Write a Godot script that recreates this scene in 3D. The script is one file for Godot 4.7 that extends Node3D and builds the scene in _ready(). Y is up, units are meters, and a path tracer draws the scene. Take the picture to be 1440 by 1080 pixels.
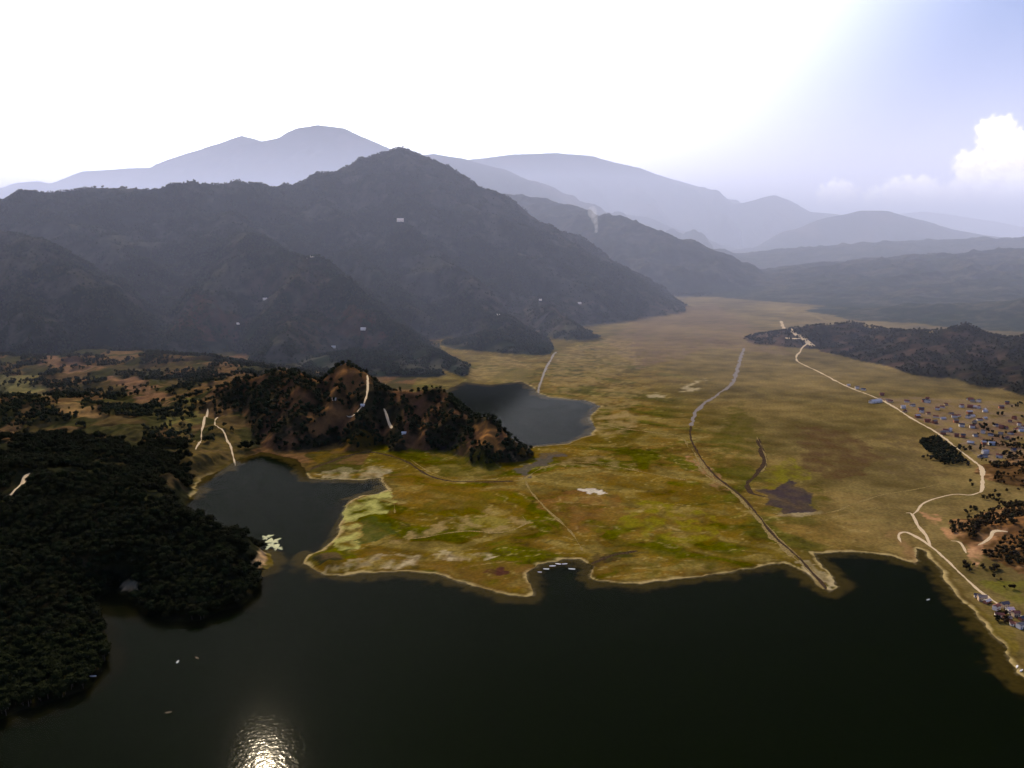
extends Node3D
# A lake and its silted-up delta seen from the air: wooded headland, spur and mountains to the left, foothills and a village road to the right.

const EYE := 400.0        # height of the camera over the lake, metres
const SUN_AZIMUTH := -16.6
const SUN_HEIGHT := 32.3

const RIDGES := [
	[1, 0.26, 30, [-318.8,26.9,-1005,-359,29.2,-1040,-415.5,42.6,-1080,-474.8,57.9,-1120,-579.9,63.6,-1190,-683.4,66.1,-1240,-808.4,62.8,-1280,-1096.2,66.2,-1330,-1822.8,94.9,-1400]],  # headland crest
	[1, 0.2, 20, [-418.7,2.2,-830,-458.8,4.1,-880,-509,16,-930,-581.9,29.4,-980,-769.6,38,-1080,-1142.9,53.6,-1150]],  # headland lower lobe
	[1, 0.12, 40, [-979.1,43.3,-1480,-703,36.1,-1450,-582.6,26.6,-1440]],  # headland back
	[2, 0.2, 35, [-1487.6,55.8,-1900,-1215.5,45,-1900,-1002.5,48,-1900,-817.6,42.2,-1790,-678,33.3,-1670]],  # near hillock
	[2, 0.16, 50, [-2265.1,51,-2550,-1539.3,51.1,-2520,-1196,53.8,-2430,-901.5,42.7,-2220,-688.1,41.3,-1980]],  # field rise
	[2, 0.25, 25, [-655.8,29.5,-1700,-621.5,35.1,-1740]],  # small knoll
	[2, 0.2, 40, [-1239.2,47.9,-2650,-706.6,60.6,-2280,-598,61.9,-2000]],  # back rise
	[3, 0.7, 14, [-637.9,62.5,-1950,-576.7,81.6,-1930,-499,100.3,-1930,-416.5,88.5,-1800,-413.7,45.6,-1690]],  # spur west
	[3, 0.75, 12, [-499,100.3,-1930,-400.1,93.1,-1860,-349.9,120.1,-1890,-299,93.6,-1830,-228.7,80,-1790,-150.9,78.3,-1800,-109,57.4,-1700,-70.1,50.4,-1680,-39.5,53.4,-1640,-6.3,25.5,-1570]],  # spur crest
	[3, 0.95, 6, [-349.9,120.1,-1890,-351.8,74,-1760,-387.3,28.7,-1660]],  # spur rib one
	[3, 0.95, 6, [-299,93.6,-1830,-284.9,45.6,-1690,-294.8,12.4,-1625]],  # spur rib two
	[3, 0.95, 6, [-228.7,80,-1790,-195.7,40.8,-1680,-209.7,12.4,-1625]],  # spur rib three
	[3, 0.95, 6, [-150.9,78.3,-1800,-159.4,26.8,-1650]],  # spur rib four
	[3, 0.95, 6, [-39.5,53.4,-1640,-49.9,25.1,-1545,-36.4,4.8,-1500]],  # spur end rib
	[4, 0.28, 14, [604.1,-3.4,-1235,623.4,6.2,-1190,640.5,14.6,-1150,681.2,22.8,-1140,790.7,50,-1100,1057.4,68.7,-1100]],  # bank front
	[4, 0.3, 12, [595.1,-4.1,-1170,597.6,4.2,-1110,594,3.8,-1060,614.9,5.5,-1020,712.2,20.9,-980]],  # bank lower
	[4, 0.2, 25, [810.5,0.4,-1470,851.7,14.6,-1440,996.9,37,-1400,1287.2,61.2,-1350]],  # bank back
	[5, 0.22, 40, [1027,32.9,-3250,1113,50.4,-3280,1249.7,53.4,-3300,1306.1,49.2,-3150,1341.8,63.4,-2980,1445.6,81.5,-2860,1527.2,75.5,-2720,1675.8,90.2,-2650,2172.7,132.2,-2550]],  # foothill one
	[5, 0.3, 30, [1249.7,53.4,-3300,1130.2,10,-2850]],  # foothill rib
	[5, 0.3, 30, [1341.8,63.4,-2980,1172.9,17.8,-2500]],  # foothill rib
	[5, 0.3, 30, [1445.6,81.5,-2860,1243.9,15.6,-2330]],  # foothill rib
	[5, 0.3, 30, [1527.2,75.5,-2720,1298.9,19.2,-2200]],  # foothill rib
	[7, 0.1, 100, [1967.8,-74.8,-6600,2270.7,59.1,-6600,2625.8,151.2,-6600,3085.2,202.3,-6600,3697.5,253.2,-6600,5026.8,298.8,-6600]],  # right middle
	[7, 0.15, 150, [1467,319.6,-10500,1865.9,223.7,-10000,2289.6,129.1,-9800,2671.9,114,-9800,3049.3,197.1,-9800,4035.1,272.4,-9800,5476.7,325,-9800,7449.5,362.5,-9800]],  # valley head
	[6, 0.56, 60, [-4044,554.4,-3700,-2772.4,474.3,-3900,-2221,521.7,-4000,-2106.1,547.7,-4050,-1916.6,573.2,-4150,-1700.4,587,-4250,-1504,611.9,-4300,-1422.6,590.1,-4320,-1176.4,614.9,-4500,-974.7,652.7,-4700,-826.3,722.2,-4900,-688.7,781,-5000,-598.6,799.9,-5050]],  # main skyline west
	[6, 0.56, 60, [-598.6,799.9,-5050,-464.2,754.7,-5050,-307.5,646.3,-5000,-115.9,506.6,-5000,79.2,361,-5100,321.4,201.9,-5150,570,90.9,-5200,913.7,26.7,-5550]],  # main skyline east
	[6, 0.4, 90, [-189.5,711.4,-8200,152.2,670.1,-7900,405.2,594.1,-7500,603.7,519,-7100,747.3,484.2,-6900,908.2,430.7,-6700,1085.1,335.3,-6500,1271.2,218.1,-6400,1426.9,118.6,-6300,1527.6,24.6,-6000]],  # low dark hill
	[6, 0.72, 35, [-2619.9,493.2,-3500,-2188.7,439.5,-3450,-1871.6,379.5,-3350,-1679.2,355.2,-3250,-1509.8,272.7,-3120,-1372.5,206.3,-3020,-1246.6,115.5,-2930,-1174.8,28.9,-2880]],  # left front spur
	[6, 0.72, 35, [-1871.6,379.5,-3350,-1620.3,226.3,-3000,-1456,128.1,-2800]],  # left front shoulder
	[6, 0.72, 40, [-2034.1,474.3,-3900,-1716.2,385.7,-3750,-1467,277.2,-3550,-1288.2,153.7,-3350]],  # left second spur
	[6, 0.72, 35, [-1422.6,590.1,-4320,-1237.9,445.8,-4000,-979.6,336.5,-3600,-761.3,280.6,-3450,-628.9,215.2,-3280,-460.5,125.2,-3080,-293.3,44.1,-2850,-165.2,17.1,-2600,-122.4,0.2,-2400]],  # centre spur
	[6, 0.22, 60, [-463.6,34.3,-2720,-325.4,23,-2560,-185.3,5.7,-2450]],  # mountain apron
	[6, 0.3, 50, [-74.7,44.2,-3150,59,16,-2980,110,4.5,-2890]],  # mountain apron east
	[6, 0.72, 30, [-979.6,336.5,-3600,-1059.1,209,-3300,-1090.5,94.8,-3020,-1082.8,44.1,-2850]],  # centre spur rib
	[6, 0.72, 30, [-761.3,280.6,-3450,-726.1,149.4,-3080,-708.7,61.5,-2800]],  # centre spur rib two
	[6, 0.72, 45, [-688.7,781,-5000,-578.6,555.6,-4550,-526.6,422.7,-4250,-369.1,293.9,-3950,-203.8,184.7,-3720,-54.3,92.2,-3450,97.5,15.4,-3080]],  # summit rib
	[6, 0.72, 45, [-974.7,652.7,-4700,-822,448.6,-4250,-630.4,266.8,-3850,-433.8,119.3,-3450]],  # summit rib west
	[6, 0.72, 45, [-307.5,646.3,-5000,-145.6,418,-4700,67.9,215.8,-4350,251.3,90.3,-4000,440.1,-0.6,-4300]],  # summit rib east
	[6, 0.72, 35, [67.9,215.8,-4350,117.9,94.9,-3750,238,34.9,-3350]],  # summit rib low
	[7, 0.14, 60, [1497.4,-11.9,-4700,1698.3,19.7,-4500,1926.1,50.2,-4300,2177.7,64.9,-4200,2382.6,82.5,-4100,3074.4,121.6,-4000]],  # right middle rib
]
const POND := [-178.5,-2235,-148.7,-2330.1,-130,-2398,-56.3,-2352.3,25,-2409.6,55.2,-2308.3,65.8,-2224.9,90.4,-2175.7,137.3,-2147.2,178.7,-2128.6,205.9,-2057.2,179.5,-1982.2,165.1,-1904.9,173.2,-1826.2,155.8,-1760,127.7,-1722.5,104.3,-1680.6,53.7,-1663.2,17.2,-1640.6,-2.7,-1692.3,-43.3,-1792.6,-111.2,-1982.2]
const LAKE := [-2600,2600,-2600,-560,-562.3,-643.6,-424.6,-693.3,-402.1,-718.5,-375.7,-740.3,-373.3,-755.6,-381.9,-789.3,-399.6,-836.8,-417.6,-874.2,-452.1,-924.3,-458.1,-951.3,-448.7,-971.6,-415.3,-937.6,-392.3,-905.8,-358.1,-881.1,-324.3,-889.8,-292.1,-931.9,-289.1,-979.9,-302,-1014.6,-294,-1035.2,-292.1,-1054.1,-303.4,-1083.8,-323.1,-1096.6,-342.2,-1109.7,-349.2,-1096.6,-394,-1128.5,-445,-1185.9,-478.7,-1269.3,-489.3,-1341.3,-507.3,-1413.2,-508.5,-1447.5,-496.5,-1483.5,-487,-1555.7,-461.4,-1618.5,-433.6,-1602.4,-409,-1581.3,-377.5,-1555.7,-358.7,-1511.6,-344.6,-1465.3,-330.7,-1434.4,-290.2,-1430.1,-243.1,-1425.9,-219,-1443.1,-195.3,-1372.4,-204.2,-1356.7,-228.7,-1337.5,-243.7,-1311.6,-247.1,-1283.1,-240.5,-1235.9,-237.2,-1191.9,-231.9,-1153.7,-238.1,-1123.1,-244.2,-1099.2,-255.9,-1078.7,-258.7,-1063.8,-253.3,-1051.7,-238.8,-1032.9,-219.8,-1014.6,-200.5,-1010.2,-177.3,-1021.4,-135.3,-1023.7,-90.3,-1021.4,-66.1,-999.2,-32.2,-971.6,-4,-955.3,15.8,-949.4,25.5,-959.4,20.5,-992.7,19.4,-1019.1,32,-1049.3,57,-1063.8,83.3,-1063.8,94.8,-1044.6,91.1,-1010.2,98.8,-994.8,130.7,-986.3,181.5,-997,243.8,-1016.9,291.2,-1037.5,330.4,-1054.1,345.8,-1026,352,-988.4,358,-963.4,371.9,-979.9,378,-1028.2,378.3,-1086.3,432.2,-1094,472,-1081.2,481.6,-1066.3,490,-1049.3,508.5,-1081.2,514.8,-1101.8,522.2,-1094,511.8,-1032.9,499.2,-977.8,493.7,-943.5,491.9,-922.4,488.7,-895.1,482.2,-860.9,477.3,-818.4,462.3,-779.6,463,-762.1,468.2,-706.8,2600,-420,2600,2600]
# polygon, colour (linear), share, how flecked, rim
const PATCHES := [
	[[340,-3306.8,594.8,-4199.2,1137.6,-5173.5,985.1,-3281.5,904.9,-2925.7,687.7,-3101.1,375,-2619.6], [0.2, 0.125, 0.085], 0.55, 0.35],
	[[104.2,-2619.6,196.5,-3101.1,448.4,-3547.3,394.6,-2760.1,202.7,-2309.2,120.7,-2157.6], [0.3, 0.21, 0.08], 0.6, 0.5],
	[[189.7,-2157.6,316.8,-2486.3,310.5,-2157.6,244.8,-1906.3,177.1,-1836.6], [0.3, 0.21, 0.08], 0.6, 0.5],
	[[328.8,-2225.3,364.4,-2225.3,362.2,-2157.6,331.2,-2157.6], [0.42, 0.34, 0.19], 0.8, 0.1],
	[[425.5,-2239,492.9,-2425.8,525.8,-2463.4,468.4,-2302,427.5,-2211.4], [0.42, 0.34, 0.19], 0.8, 0.1],
	[[384.6,-1704.6,552,-2157.6,501.9,-1836.6,377.6,-1365.1,340.9,-1448.9], [0.065, 0.062, 0.006], 0.6, 0.4],
	[[392,-1365.1,455.6,-1542.5,503.1,-1596.4,486.4,-1426.4,457.7,-1408.5], [0.17, 0.15, 0.008], 0.7, 0.4],
	[[444.2,-1365.1,488.6,-1365.1,436.5,-1241.8,431.5,-1273.7], [0.065, 0.062, 0.006], 0.6, 0.4],
	[[590.4,-1836.6,681.4,-1802.6,655.3,-1542.5,537.8,-1408.5,496.6,-1495], [0.095, 0.055, 0.026], 0.85, 0.3],
	[[390.8,-1360.6,413.4,-1373.6,462.5,-1435.4,450.9,-1365.1,446.3,-1277.7,418.7,-1249.8,392,-1245.7,387.3,-1293.8], [0.05, 0.038, 0.04], 0.95, 0.12],
	[[380.8,-1285.7,392,-1245.7,444.4,-1265.5,436.5,-1241.8,385,-1222.3], [0.42, 0.34, 0.19], 0.5, 0.35],
	[[327,-1606.4,335,-1532.9,343.3,-1448.9,330.9,-1365.1,315.1,-1399.7,313.1,-1485.7], [0.32, 0.17, 0.08], 0.85, 0.5],
	[[345.7,-1069.9,368.1,-1063.1,370.9,-1019.9,368.1,-978.3,356.5,-965.8,349.8,-994.2], [0.42, 0.34, 0.19], 0.85, 0.3],
	[[180.6,-1906.3,259.9,-2028.1,283.1,-1906.3,226.5,-1758.3,176.9,-1758.3], [0.3, 0.21, 0.08], 0.7, 0.5],
	[[97.8,-1039.6,103.4,-1063.1,124.9,-1083.5,163.9,-1094.1,162.4,-1083.5,133.6,-1066.4,114,-1046.3], [0.03, 0.022, 0.015], 0.95, 0.35],
	[[93.2,-1066.6,108.2,-1076.8,107.5,-1033.1,95,-1026.4], [0.07, 0.045, 0.015], 0.8, 0.3],
	[[782.3,-1836.6,797.2,-1736.7,717.1,-1448.9,617.9,-1408.5,636.5,-1542.5], [0.11, 0.075, 0.035], 0.6, 0.4],
	[[133.3,-1365.1,218,-1495,310.9,-1365.1,342.7,-1195.5,255.2,-1108,180.5,-1226.2], [0.15, 0.085, 0.006], 0.6, 0.5],
	[[120.4,-1226.2,194.6,-1326.9,267.1,-1257.6,299.9,-1180.5,218.7,-1108,138.3,-1122.2], [0.17, 0.15, 0.008], 0.75, 0.6],
	[[121.3,-1136.5,212.1,-1122.2,309.8,-1108,295.3,-1053,149,-1000.5,110.9,-1033.1], [0.065, 0.062, 0.006], 0.5, 0.6],
	[[22.2,-1365.1,164.6,-1347.9,162.4,-1241.8,113.4,-1150.9,67.7,-1180.5], [0.17, 0.075, 0.022], 0.6, 0.3],
	[[109.8,-1377.9,129.6,-1386.6,144.4,-1365.1,126.2,-1347.9,112.3,-1352.1], [0.6, 0.53, 0.4], 0.95, 0.1],
	[[-193.8,-1495,0,-1365.1,40.1,-1226.2,-80.2,-1226.2,-145.1,-1180.5], [0.15, 0.085, 0.006], 0.6, 0.3],
	[[-122.2,-1365.1,-32.4,-1326.9,-20.8,-1273.7,-81.2,-1241.8,-140.4,-1226.2], [0.065, 0.062, 0.006], 0.5, 0.5],
	[[-139.8,-1059.6,17.5,-1059.6,32.1,-969,-16,-965.8,-66.6,-1007], [0.16, 0.085, 0.02], 0.6, 0.3],
	[[-34.1,-1033.1,-12.9,-1042.9,1.7,-1026.5,-16.7,-1010.3], [0.06, 0.02, 0.018], 0.85, 0.35],
	[[-171.4,-1115.1,-137.1,-1169.4,-92.4,-1214.7,-60.5,-1234.1,-21,-1285.7,21.7,-1203.2,-19.1,-1165.6,-64.4,-1173.1,-124.9,-1143.8], [0.3, 0.21, 0.08], 0.75, 0.55],
	[[-59.8,-1218.5,-30.2,-1230.2,-5,-1210.8,-19.5,-1188.1,-50.9,-1195.5], [0.17, 0.15, 0.008], 0.6, 0.3],
	[[-253.9,-1285.7,-229.1,-1339.5,-192.7,-1369.3,-178.4,-1310.2,-188.9,-1249.8,-211.9,-1234.1,-232.9,-1210.8], [0.38, 0.36, 0.1], 0.95, 0.4],
	[[-238.9,-1195.8,-215.4,-1195.5,-191.3,-1136.5,-193.2,-1108,-219.9,-1104.4,-233.1,-1154.9], [0.38, 0.36, 0.1], 0.9, 0.5],
	[[-216,-1210.9,-196.2,-1230.2,-165,-1199.4,-163,-1169.4,-182,-1136.5,-198.5,-1140.2,-199.3,-1180.5], [0.055, 0.065, 0.012], 0.9, 0.15],
	[[-199.4,-1322.6,-185.9,-1326.9,-185.8,-1302.1,-195.8,-1298], [0.1, 0.09, 0.02], 0.7, 0.2],
	[[-246.7,-1032,-178.5,-1083.5,-174.8,-1059.6,-236,-1021.9], [0.15, 0.085, 0.006], 0.7, 0.2],
	[[-224.7,-1027.9,-194,-1069.9,-115.3,-1076.6,-26.9,-1087.1,-17.6,-1066.6,-111.9,-1042.9,-186.6,-1026.4,-211.8,-1004.8], [0.42, 0.34, 0.19], 0.85, 0.6],
	[[-208.4,-1030.4,-192.3,-1059.6,-140.2,-1063.1,-71,-1076.8,-70.3,-1066.6,-155.9,-1049.6], [0.07, 0.04, 0.015], 0.7, 0.75],
	[[-337.5,-1444.6,-301,-1485.7,-242.3,-1495,-220.7,-1513.8,-212.9,-1458,-233.7,-1439.9,-291.3,-1435.4], [0.42, 0.34, 0.19], 0.7, 0.4],
	[[-327,-1495,-276.2,-1552.2,-238.6,-1552.2,-242.3,-1495,-297.4,-1467.2], [0.065, 0.062, 0.006], 0.6, 0.4],
	[[-374.1,-1596.4,-320,-1652.5,-242.1,-1668.8,-229.8,-1626.6,-298.5,-1606.4,-343.3,-1514], [0.15, 0.085, 0.006], 0.6, 0.3],
	[[-154.8,-1596.4,-104.4,-1618.2,-36.7,-1510.5,0,-1476.4,-70.1,-1439.9,-118.3,-1458], [0.065, 0.062, 0.006], 0.7, 0.3],
	[[-144.9,-1632.8,-105.1,-1629.2,-90.3,-1598.1,-122.5,-1596.4], [0.05, 0.038, 0.04], 0.5, 0.3],
	[[8.3,-1458,18.4,-1518.6,78.3,-1616.5,95.9,-1581.6,49.2,-1518.6,25.7,-1439.9], [0.09, 0.075, 0.06], 0.9, 0.1],
	[[0,-1575.8,108.9,-1688.7,174,-1802.6,178.6,-1704.6,103.2,-1596.4,25.3,-1563.2], [0.15, 0.085, 0.006], 0.5, 0.3],
	[[-123.9,-2596.2,-46.4,-2925.7,64,-2685,56.6,-2366.8,-38.1,-2388.8,-116,-2425.8], [0.3, 0.21, 0.08], 0.75, 0.4],
	[[-59.4,-2486.3,0,-2685,71,-2548.3,56.6,-2366.8], [0.065, 0.062, 0.006], 0.6, 0.4],
	[[49.2,-1518.6,141.9,-1596.4,221.3,-1518.6,214.8,-1471.8,135.3,-1518.6], [0.3, 0.21, 0.08], 0.5, 0.5],
	[[-549.2,-1444.2,-583.8,-1579.9,-578.7,-1714.3,-539,-1718.3,-483,-1617.8,-487.8,-1434,-520.1,-1394.5], [0.15, 0.1, 0.03], 0.8, 0.3],
	[[-723.3,-1841.5,-690.6,-1919.7,-603.2,-1747.7,-611.7,-1615.1,-669.9,-1683.8], [0.17, 0.145, 0.04], 0.8, 0.3],
	[[-1310.7,-2286.2,-1237.9,-2286.9,-1111.1,-2141.7,-1019,-1902.5,-1223.5,-2126.7], [0.24, 0.2, 0.07], 0.85, 0.2],
	[[-1402,-2658.2,-1172,-2420,-1055.9,-2288.7,-1146.9,-2287.8,-1230.6,-2345.4], [0.28, 0.15, 0.075], 0.85, 0.2],
	[[-1013.1,-2232.1,-930.8,-2204.9,-752.3,-1960.4,-724.5,-1864.9,-850.8,-2008.5], [0.27, 0.14, 0.07], 0.85, 0.25],
	[[-953.7,-1832.4,-916.7,-1878.6,-811.7,-1776.5,-806.3,-1732.1,-908.6,-1770], [0.32, 0.19, 0.07], 0.85, 0.25],
	[[-998,-1724.1,-976.7,-1763.5,-871.5,-1562.8,-880,-1515.6], [0.2, 0.11, 0.05], 0.8, 0.3],
	[[-789.9,-1482.8,-698.8,-1519.1,-611.3,-1453.8,-616.2,-1334.1,-681.5,-1315.2], [0.14, 0.09, 0.03], 0.6, 0.55],
	[[-395.6,-1667.6,-381,-1762.9,-365.7,-1834.8,-474.8,-2599,-309.8,-1870.5,-306.2,-1781.2,-342.4,-1704,-373.3,-1655.4], [0.24, 0.115, 0.04], 0.85, 0.3],
	[[-192.8,-1787.7,-211.9,-2309.2,-169.3,-1762.9,-201.8,-1673.7,-211.7,-1701.2], [0.2, 0.09, 0.04], 0.8, 0.3],
	[[-63.2,-1639,-39,-1619.4,-18.9,-1565.3,-37.3,-1540.4,-57.2,-1576.4], [0.3, 0.14, 0.04], 0.9, 0.15],
	[[-485.1,-1724.6,-472.3,-1851.3,-437.1,-1893.1,-421.3,-1788.9,-438.5,-1678.7], [0.12, 0.06, 0.03], 0.7, 0.4],
	[[-10,-1555.6,2.5,-1554.9,7.4,-1533.3,-6.2,-1539], [0.25, 0.16, 0.07], 0.8, 0.2],
	[[-1150.7,-2972.7,-1142.3,-3232.5,-975.3,-3178.2,-918.3,-3100,-1000.7,-2938.3], [0.13, 0.06, 0.035], 0.75, 0.35],
	[[-1026.3,-3366.1,-806.2,-3446.4,-638.4,-3262.6,-687.7,-3125.7,-924.9,-3269.3], [0.12, 0.085, 0.055], 0.75, 0.4],
	[[-614.1,-3121.6,-485.4,-3084.4,-406.1,-2937.3,-471.4,-2903.3,-568.7,-2997.5], [0.15, 0.07, 0.035], 0.8, 0.35],
	[[-827.6,-3089.6,-669.2,-3153.9,-572.1,-3017.5,-653.7,-2747.3], [0.11, 0.075, 0.04], 0.75, 0.45],
	[[-233.1,-3722.2,189.5,-4025.2,414.4,-4050.9,215,-3406.1,-54.2,-3445.9], [0.15, 0.11, 0.08], 0.8, 0.6],
	[[592.3,-1249.8,612.9,-1245.7,595.7,-1162.9,586.7,-1115.5,569.6,-1108,573.6,-1165.6], [0.42, 0.22, 0.1], 0.9, 0.6],
	[[577.7,-1111.7,605.9,-1126.6,585.5,-1077.1,554.6,-1033.1,559.3,-1059.6], [0.48, 0.26, 0.13], 0.9, 0.55],
	[[650.2,-1204.3,709.3,-1206,631.1,-1064.2,614.1,-1098.1], [0.28, 0.13, 0.045], 0.7, 0.45],
	[[615.2,-1127.1,644.8,-1132,643.7,-1121.1,612.4,-1108.9], [0.42, 0.22, 0.1], 0.8, 0.3],
	[[539.2,-978.4,596.2,-1000.5,556.5,-929.4,538.1,-938.5], [0.13, 0.12, 0.02], 0.8, 0.2],
	[[500.9,-926.4,503.3,-894.1,497.1,-835.5,470.5,-775.5,481.4,-819.5,484.8,-865.9], [0.15, 0.11, 0.02], 0.8, 0.3],
	[[879.7,-2157.6,983.2,-2157.6,1201.7,-2085.5,861.7,-1478.2,836.2,-1542.5,859.4,-1720.4,883.2,-2034.4], [0.22, 0.15, 0.095], 0.85, 0.35],
	[[944.7,-1836.6,1101.7,-1906.3,923.2,-1586.8,864.3,-1596.4], [0.15, 0.08, 0.055], 0.7, 0.4],
	[[511.5,-1165.6,527.4,-1169.4,498.1,-1059.6,481.8,-1066.6], [0.26, 0.15, 0.06], 0.8, 0.45],
]
const LINES := [   # name, material, width in metres, points, label
	["river", "stream", 14, [800.7,-3101.1,709.9,-2794.2,660.4,-2619.6,590.3,-2388.8,519,-2225.3,450.6,-2085.5,405.2,-1966.4,370.5,-1836.6], "pale grey river winding down the upper plain"],
	["river_bank", "sand", 11, [336.9,-1636.8,331.5,-1552.2,330.7,-1439.9,343.7,-1326.9,346,-1222.3,343.7,-1143.8,349.1,-1086.9,352.8,-1026.5,354.6,-972], "broad pale levee under the lower river"],
	["river", "mud", 6, [370.5,-1836.6,346.2,-1704.6,339.3,-1596.4,335.7,-1462.6,349,-1339.5,350.1,-1234.1,347.7,-1154.7,353,-1093.9,356.6,-1033.1,356.2,-972.2], "narrow lower river running straight to the lake spit"],
	["sandy_track", "sand", 5, [324.3,-1566.9,320.8,-1476.4,326.8,-1422,340.4,-1386.6,346,-1318.5,350.9,-1218.5,351,-1136.5,357.1,-1069.9,361.4,-1016.6], "pale sandy bank along the lower river"],
	["stream", "mud", 11, [479.6,-1720.4,458.2,-1616.5,440.4,-1532.9,406.9,-1462.6,381,-1408.5,368.7,-1352.1,387,-1326.9], "dark side channel in the middle of the plain"],
	["sandy_track", "sand", 4, [481.1,-1736.7,465.1,-1636.8,446.8,-1542.5,417.7,-1471.8], "pale bank of the dark side channel"],
	["drainage_ditch", "mud", 7, [-343,-1490.5,-318.3,-1542.5,-297.9,-1581.6,-264.2,-1611.4,-221.8,-1586.6,-176.9,-1528.1,-141.9,-1458,-100.2,-1417.5,-60.8,-1412.9,2.3,-1417.5], "dark curved ditch below the wooded spur"],
	["sandy_track", "sand", 3, [-180.1,-1557.1,-151.9,-1499.7,-117.2,-1444.4,-80.8,-1422,-23.2,-1430.9], "pale lane beside the curved ditch"],
	["farm_track", "sand", 5, [2.3,-1417.5,21,-1435.4,48.5,-1495,86.8,-1532.9,120.7,-1537.7,154.2,-1523.3,193.8,-1495,236.5,-1458,285.2,-1422], "pale farm track crossing the middle of the plain"],
	["farm_track", "sand", 4, [21,-1435.4,29.8,-1356.3,49.8,-1269.7,69,-1203.2,80.8,-1158.3,90,-1094.1], "farm track running down to the boat inlet"],
	["farm_track", "sand", 5, [200.5,-1848.1,219.4,-1819.6,242.1,-1802.6,285.6,-1774.9,331.5,-1736.7,329.6,-1647.1], "short pale track between pond and river"],
	["farm_track", "sand", 4, [374.8,-1249.8,406.6,-1234.1,465.4,-1257.6,506.6,-1293.8,567.2,-1339.5,621.9,-1365.1,698,-1408.5], "curving pale track on the right of the plain"],
	["farm_track", "sand", 3, [426.1,-1210.8,490.2,-1249.8,571.6,-1298], "faint lower track on the right of the plain"],
	["drainage_ditch", "mud", 9, [97,-1049.7,109.9,-1066.4,126.3,-1080.2,143.2,-1087.1,158.5,-1093.9], "dark notched creek right of the boat inlet"],
	["sandy_track", "sand", 3, [-217.9,-1435.4,-204.1,-1395.3,-190.4,-1360.6,-180.5,-1326.9,-168.5,-1249.8], "thin pale path behind the marsh"],
	["sandy_track", "sand", 4, [-167,-1129.4,-122.1,-1143.8,-67.1,-1169.4,-14.3,-1165.6,17.7,-1199.4,15.1,-1234.1], "pale looping old shoreline on the plain"],
	["stream", "stream", 8, [65.8,-2225.3,72.5,-2330.7,87.9,-2509.4,114,-2760.1,146,-2971], "grey creek feeding the upper pond"],
	["lake_road", "road", 5.5, [506,-1125.7,517,-1158.3,531.6,-1165.6,538.4,-1125.7,535.4,-1066.6,529.8,-1007,527.2,-959.7,528.6,-929.4,535.1,-908.7,534.1,-882.7,536.4,-819.5], "bright dirt road along the right lake shore"],
	["lane", "road", 4.5, [565.7,-1249.8,572.2,-1245.7,558.9,-1199.4,549.8,-1151.1,540,-1115.1], "short lane joining the lake road"],
	["lane", "road", 4, [567.7,-1237.9,584.5,-1257.6,600.4,-1281.7,621.9,-1306.1,662.3,-1335.3,687,-1343.7,702.4,-1339.5,726.4,-1356.3], "lane curving behind the red bank"],
	["valley_road", "road", 7, [724.2,-1352.1,764.4,-1422,804.2,-1514,826.2,-1621.5,853.8,-1780.5,864.6,-1924.1,879.3,-2040.8,884.7,-2144.2,873.7,-2330.7,882.4,-2579.7,892.7,-2811.3,981.9,-3044.7,1019.3,-3103.1], "long pale road along the foot of the right hills"],
	["valley_road", "road", 16, [1208.5,-4056.7,1034.6,-3343.3,1017.8,-3162.3,1031.5,-3064.6], "bright stretch of gravel road near the valley end"],
	["valley_road", "road", 14, [969,-3191.3,1014.8,-3152.5], "short bright spur of the gravel road"],
	["gravel_bed", "sand", 32, [1358.8,-4485.2,1434.2,-4337.6,1418.2,-4119,1423.7,-3840.2,1285.8,-3225.6,1523,-3591,1351.5,-2883.8], "pale gravel bed in front of the right foothills"],
	["hill_path", "road", 5, [-695.9,-1137.1,-674.1,-1148.6,-663.2,-1163.9,-662.5,-1175.5,-673.6,-1202.4,-677.9,-1221.8,-678,-1233.5], "bright footpath climbing through the left headland forest"],
	["hill_path", "sand", 5, [-542.7,-1426,-571.7,-1499,-596,-1599.6,-586.2,-1635], "pale path rounding the bay meadow"],
	["hill_path", "road", 4, [-631.8,-1842.7,-606,-1747.7,-593.6,-1692.7,-578.7,-1639.9,-560.4,-1560.2], "pale path down the left field slope"],
	["hill_path", "road", 4, [-598.4,-1802.1,-575.9,-1714.3,-549.7,-1686.5,-525.8,-1638.4,-478.3,-1521], "pale path down to the bay beach"],
	["hill_path", "road", 4, [-303.3,-1875.4,-289.9,-1787.7,-290.9,-1747.6,-304.9,-1728.7,-322.5,-1732.1], "winding path on the brown spur slope"],
	["hill_path", "road", 3.5, [-252.5,-1751.2,-242.6,-1726.9,-228.7,-1692.7], "thin path among the spur trees"],
	["bank_track", "road", 4, [572.5,-1129.4,579.3,-1118.8,569.3,-1083.5], "short track through the red soil bank"],
	["bank_track", "road", 4, [593.3,-1101.7,617.9,-1119.9,631,-1134.9,644.8,-1128.3], "track climbing the right bank"],
]
const LAKE_HOUSES := [515.5,-938.5,514.6,-947.5,517.8,-932.5,518.5,-914.6,530,-920.5,528.2,-905.9,515.8,-888.5,529.5,-897,515.5,-874.3,519.6,-868.6,512.3,-897,531.4,-888.5]
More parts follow.
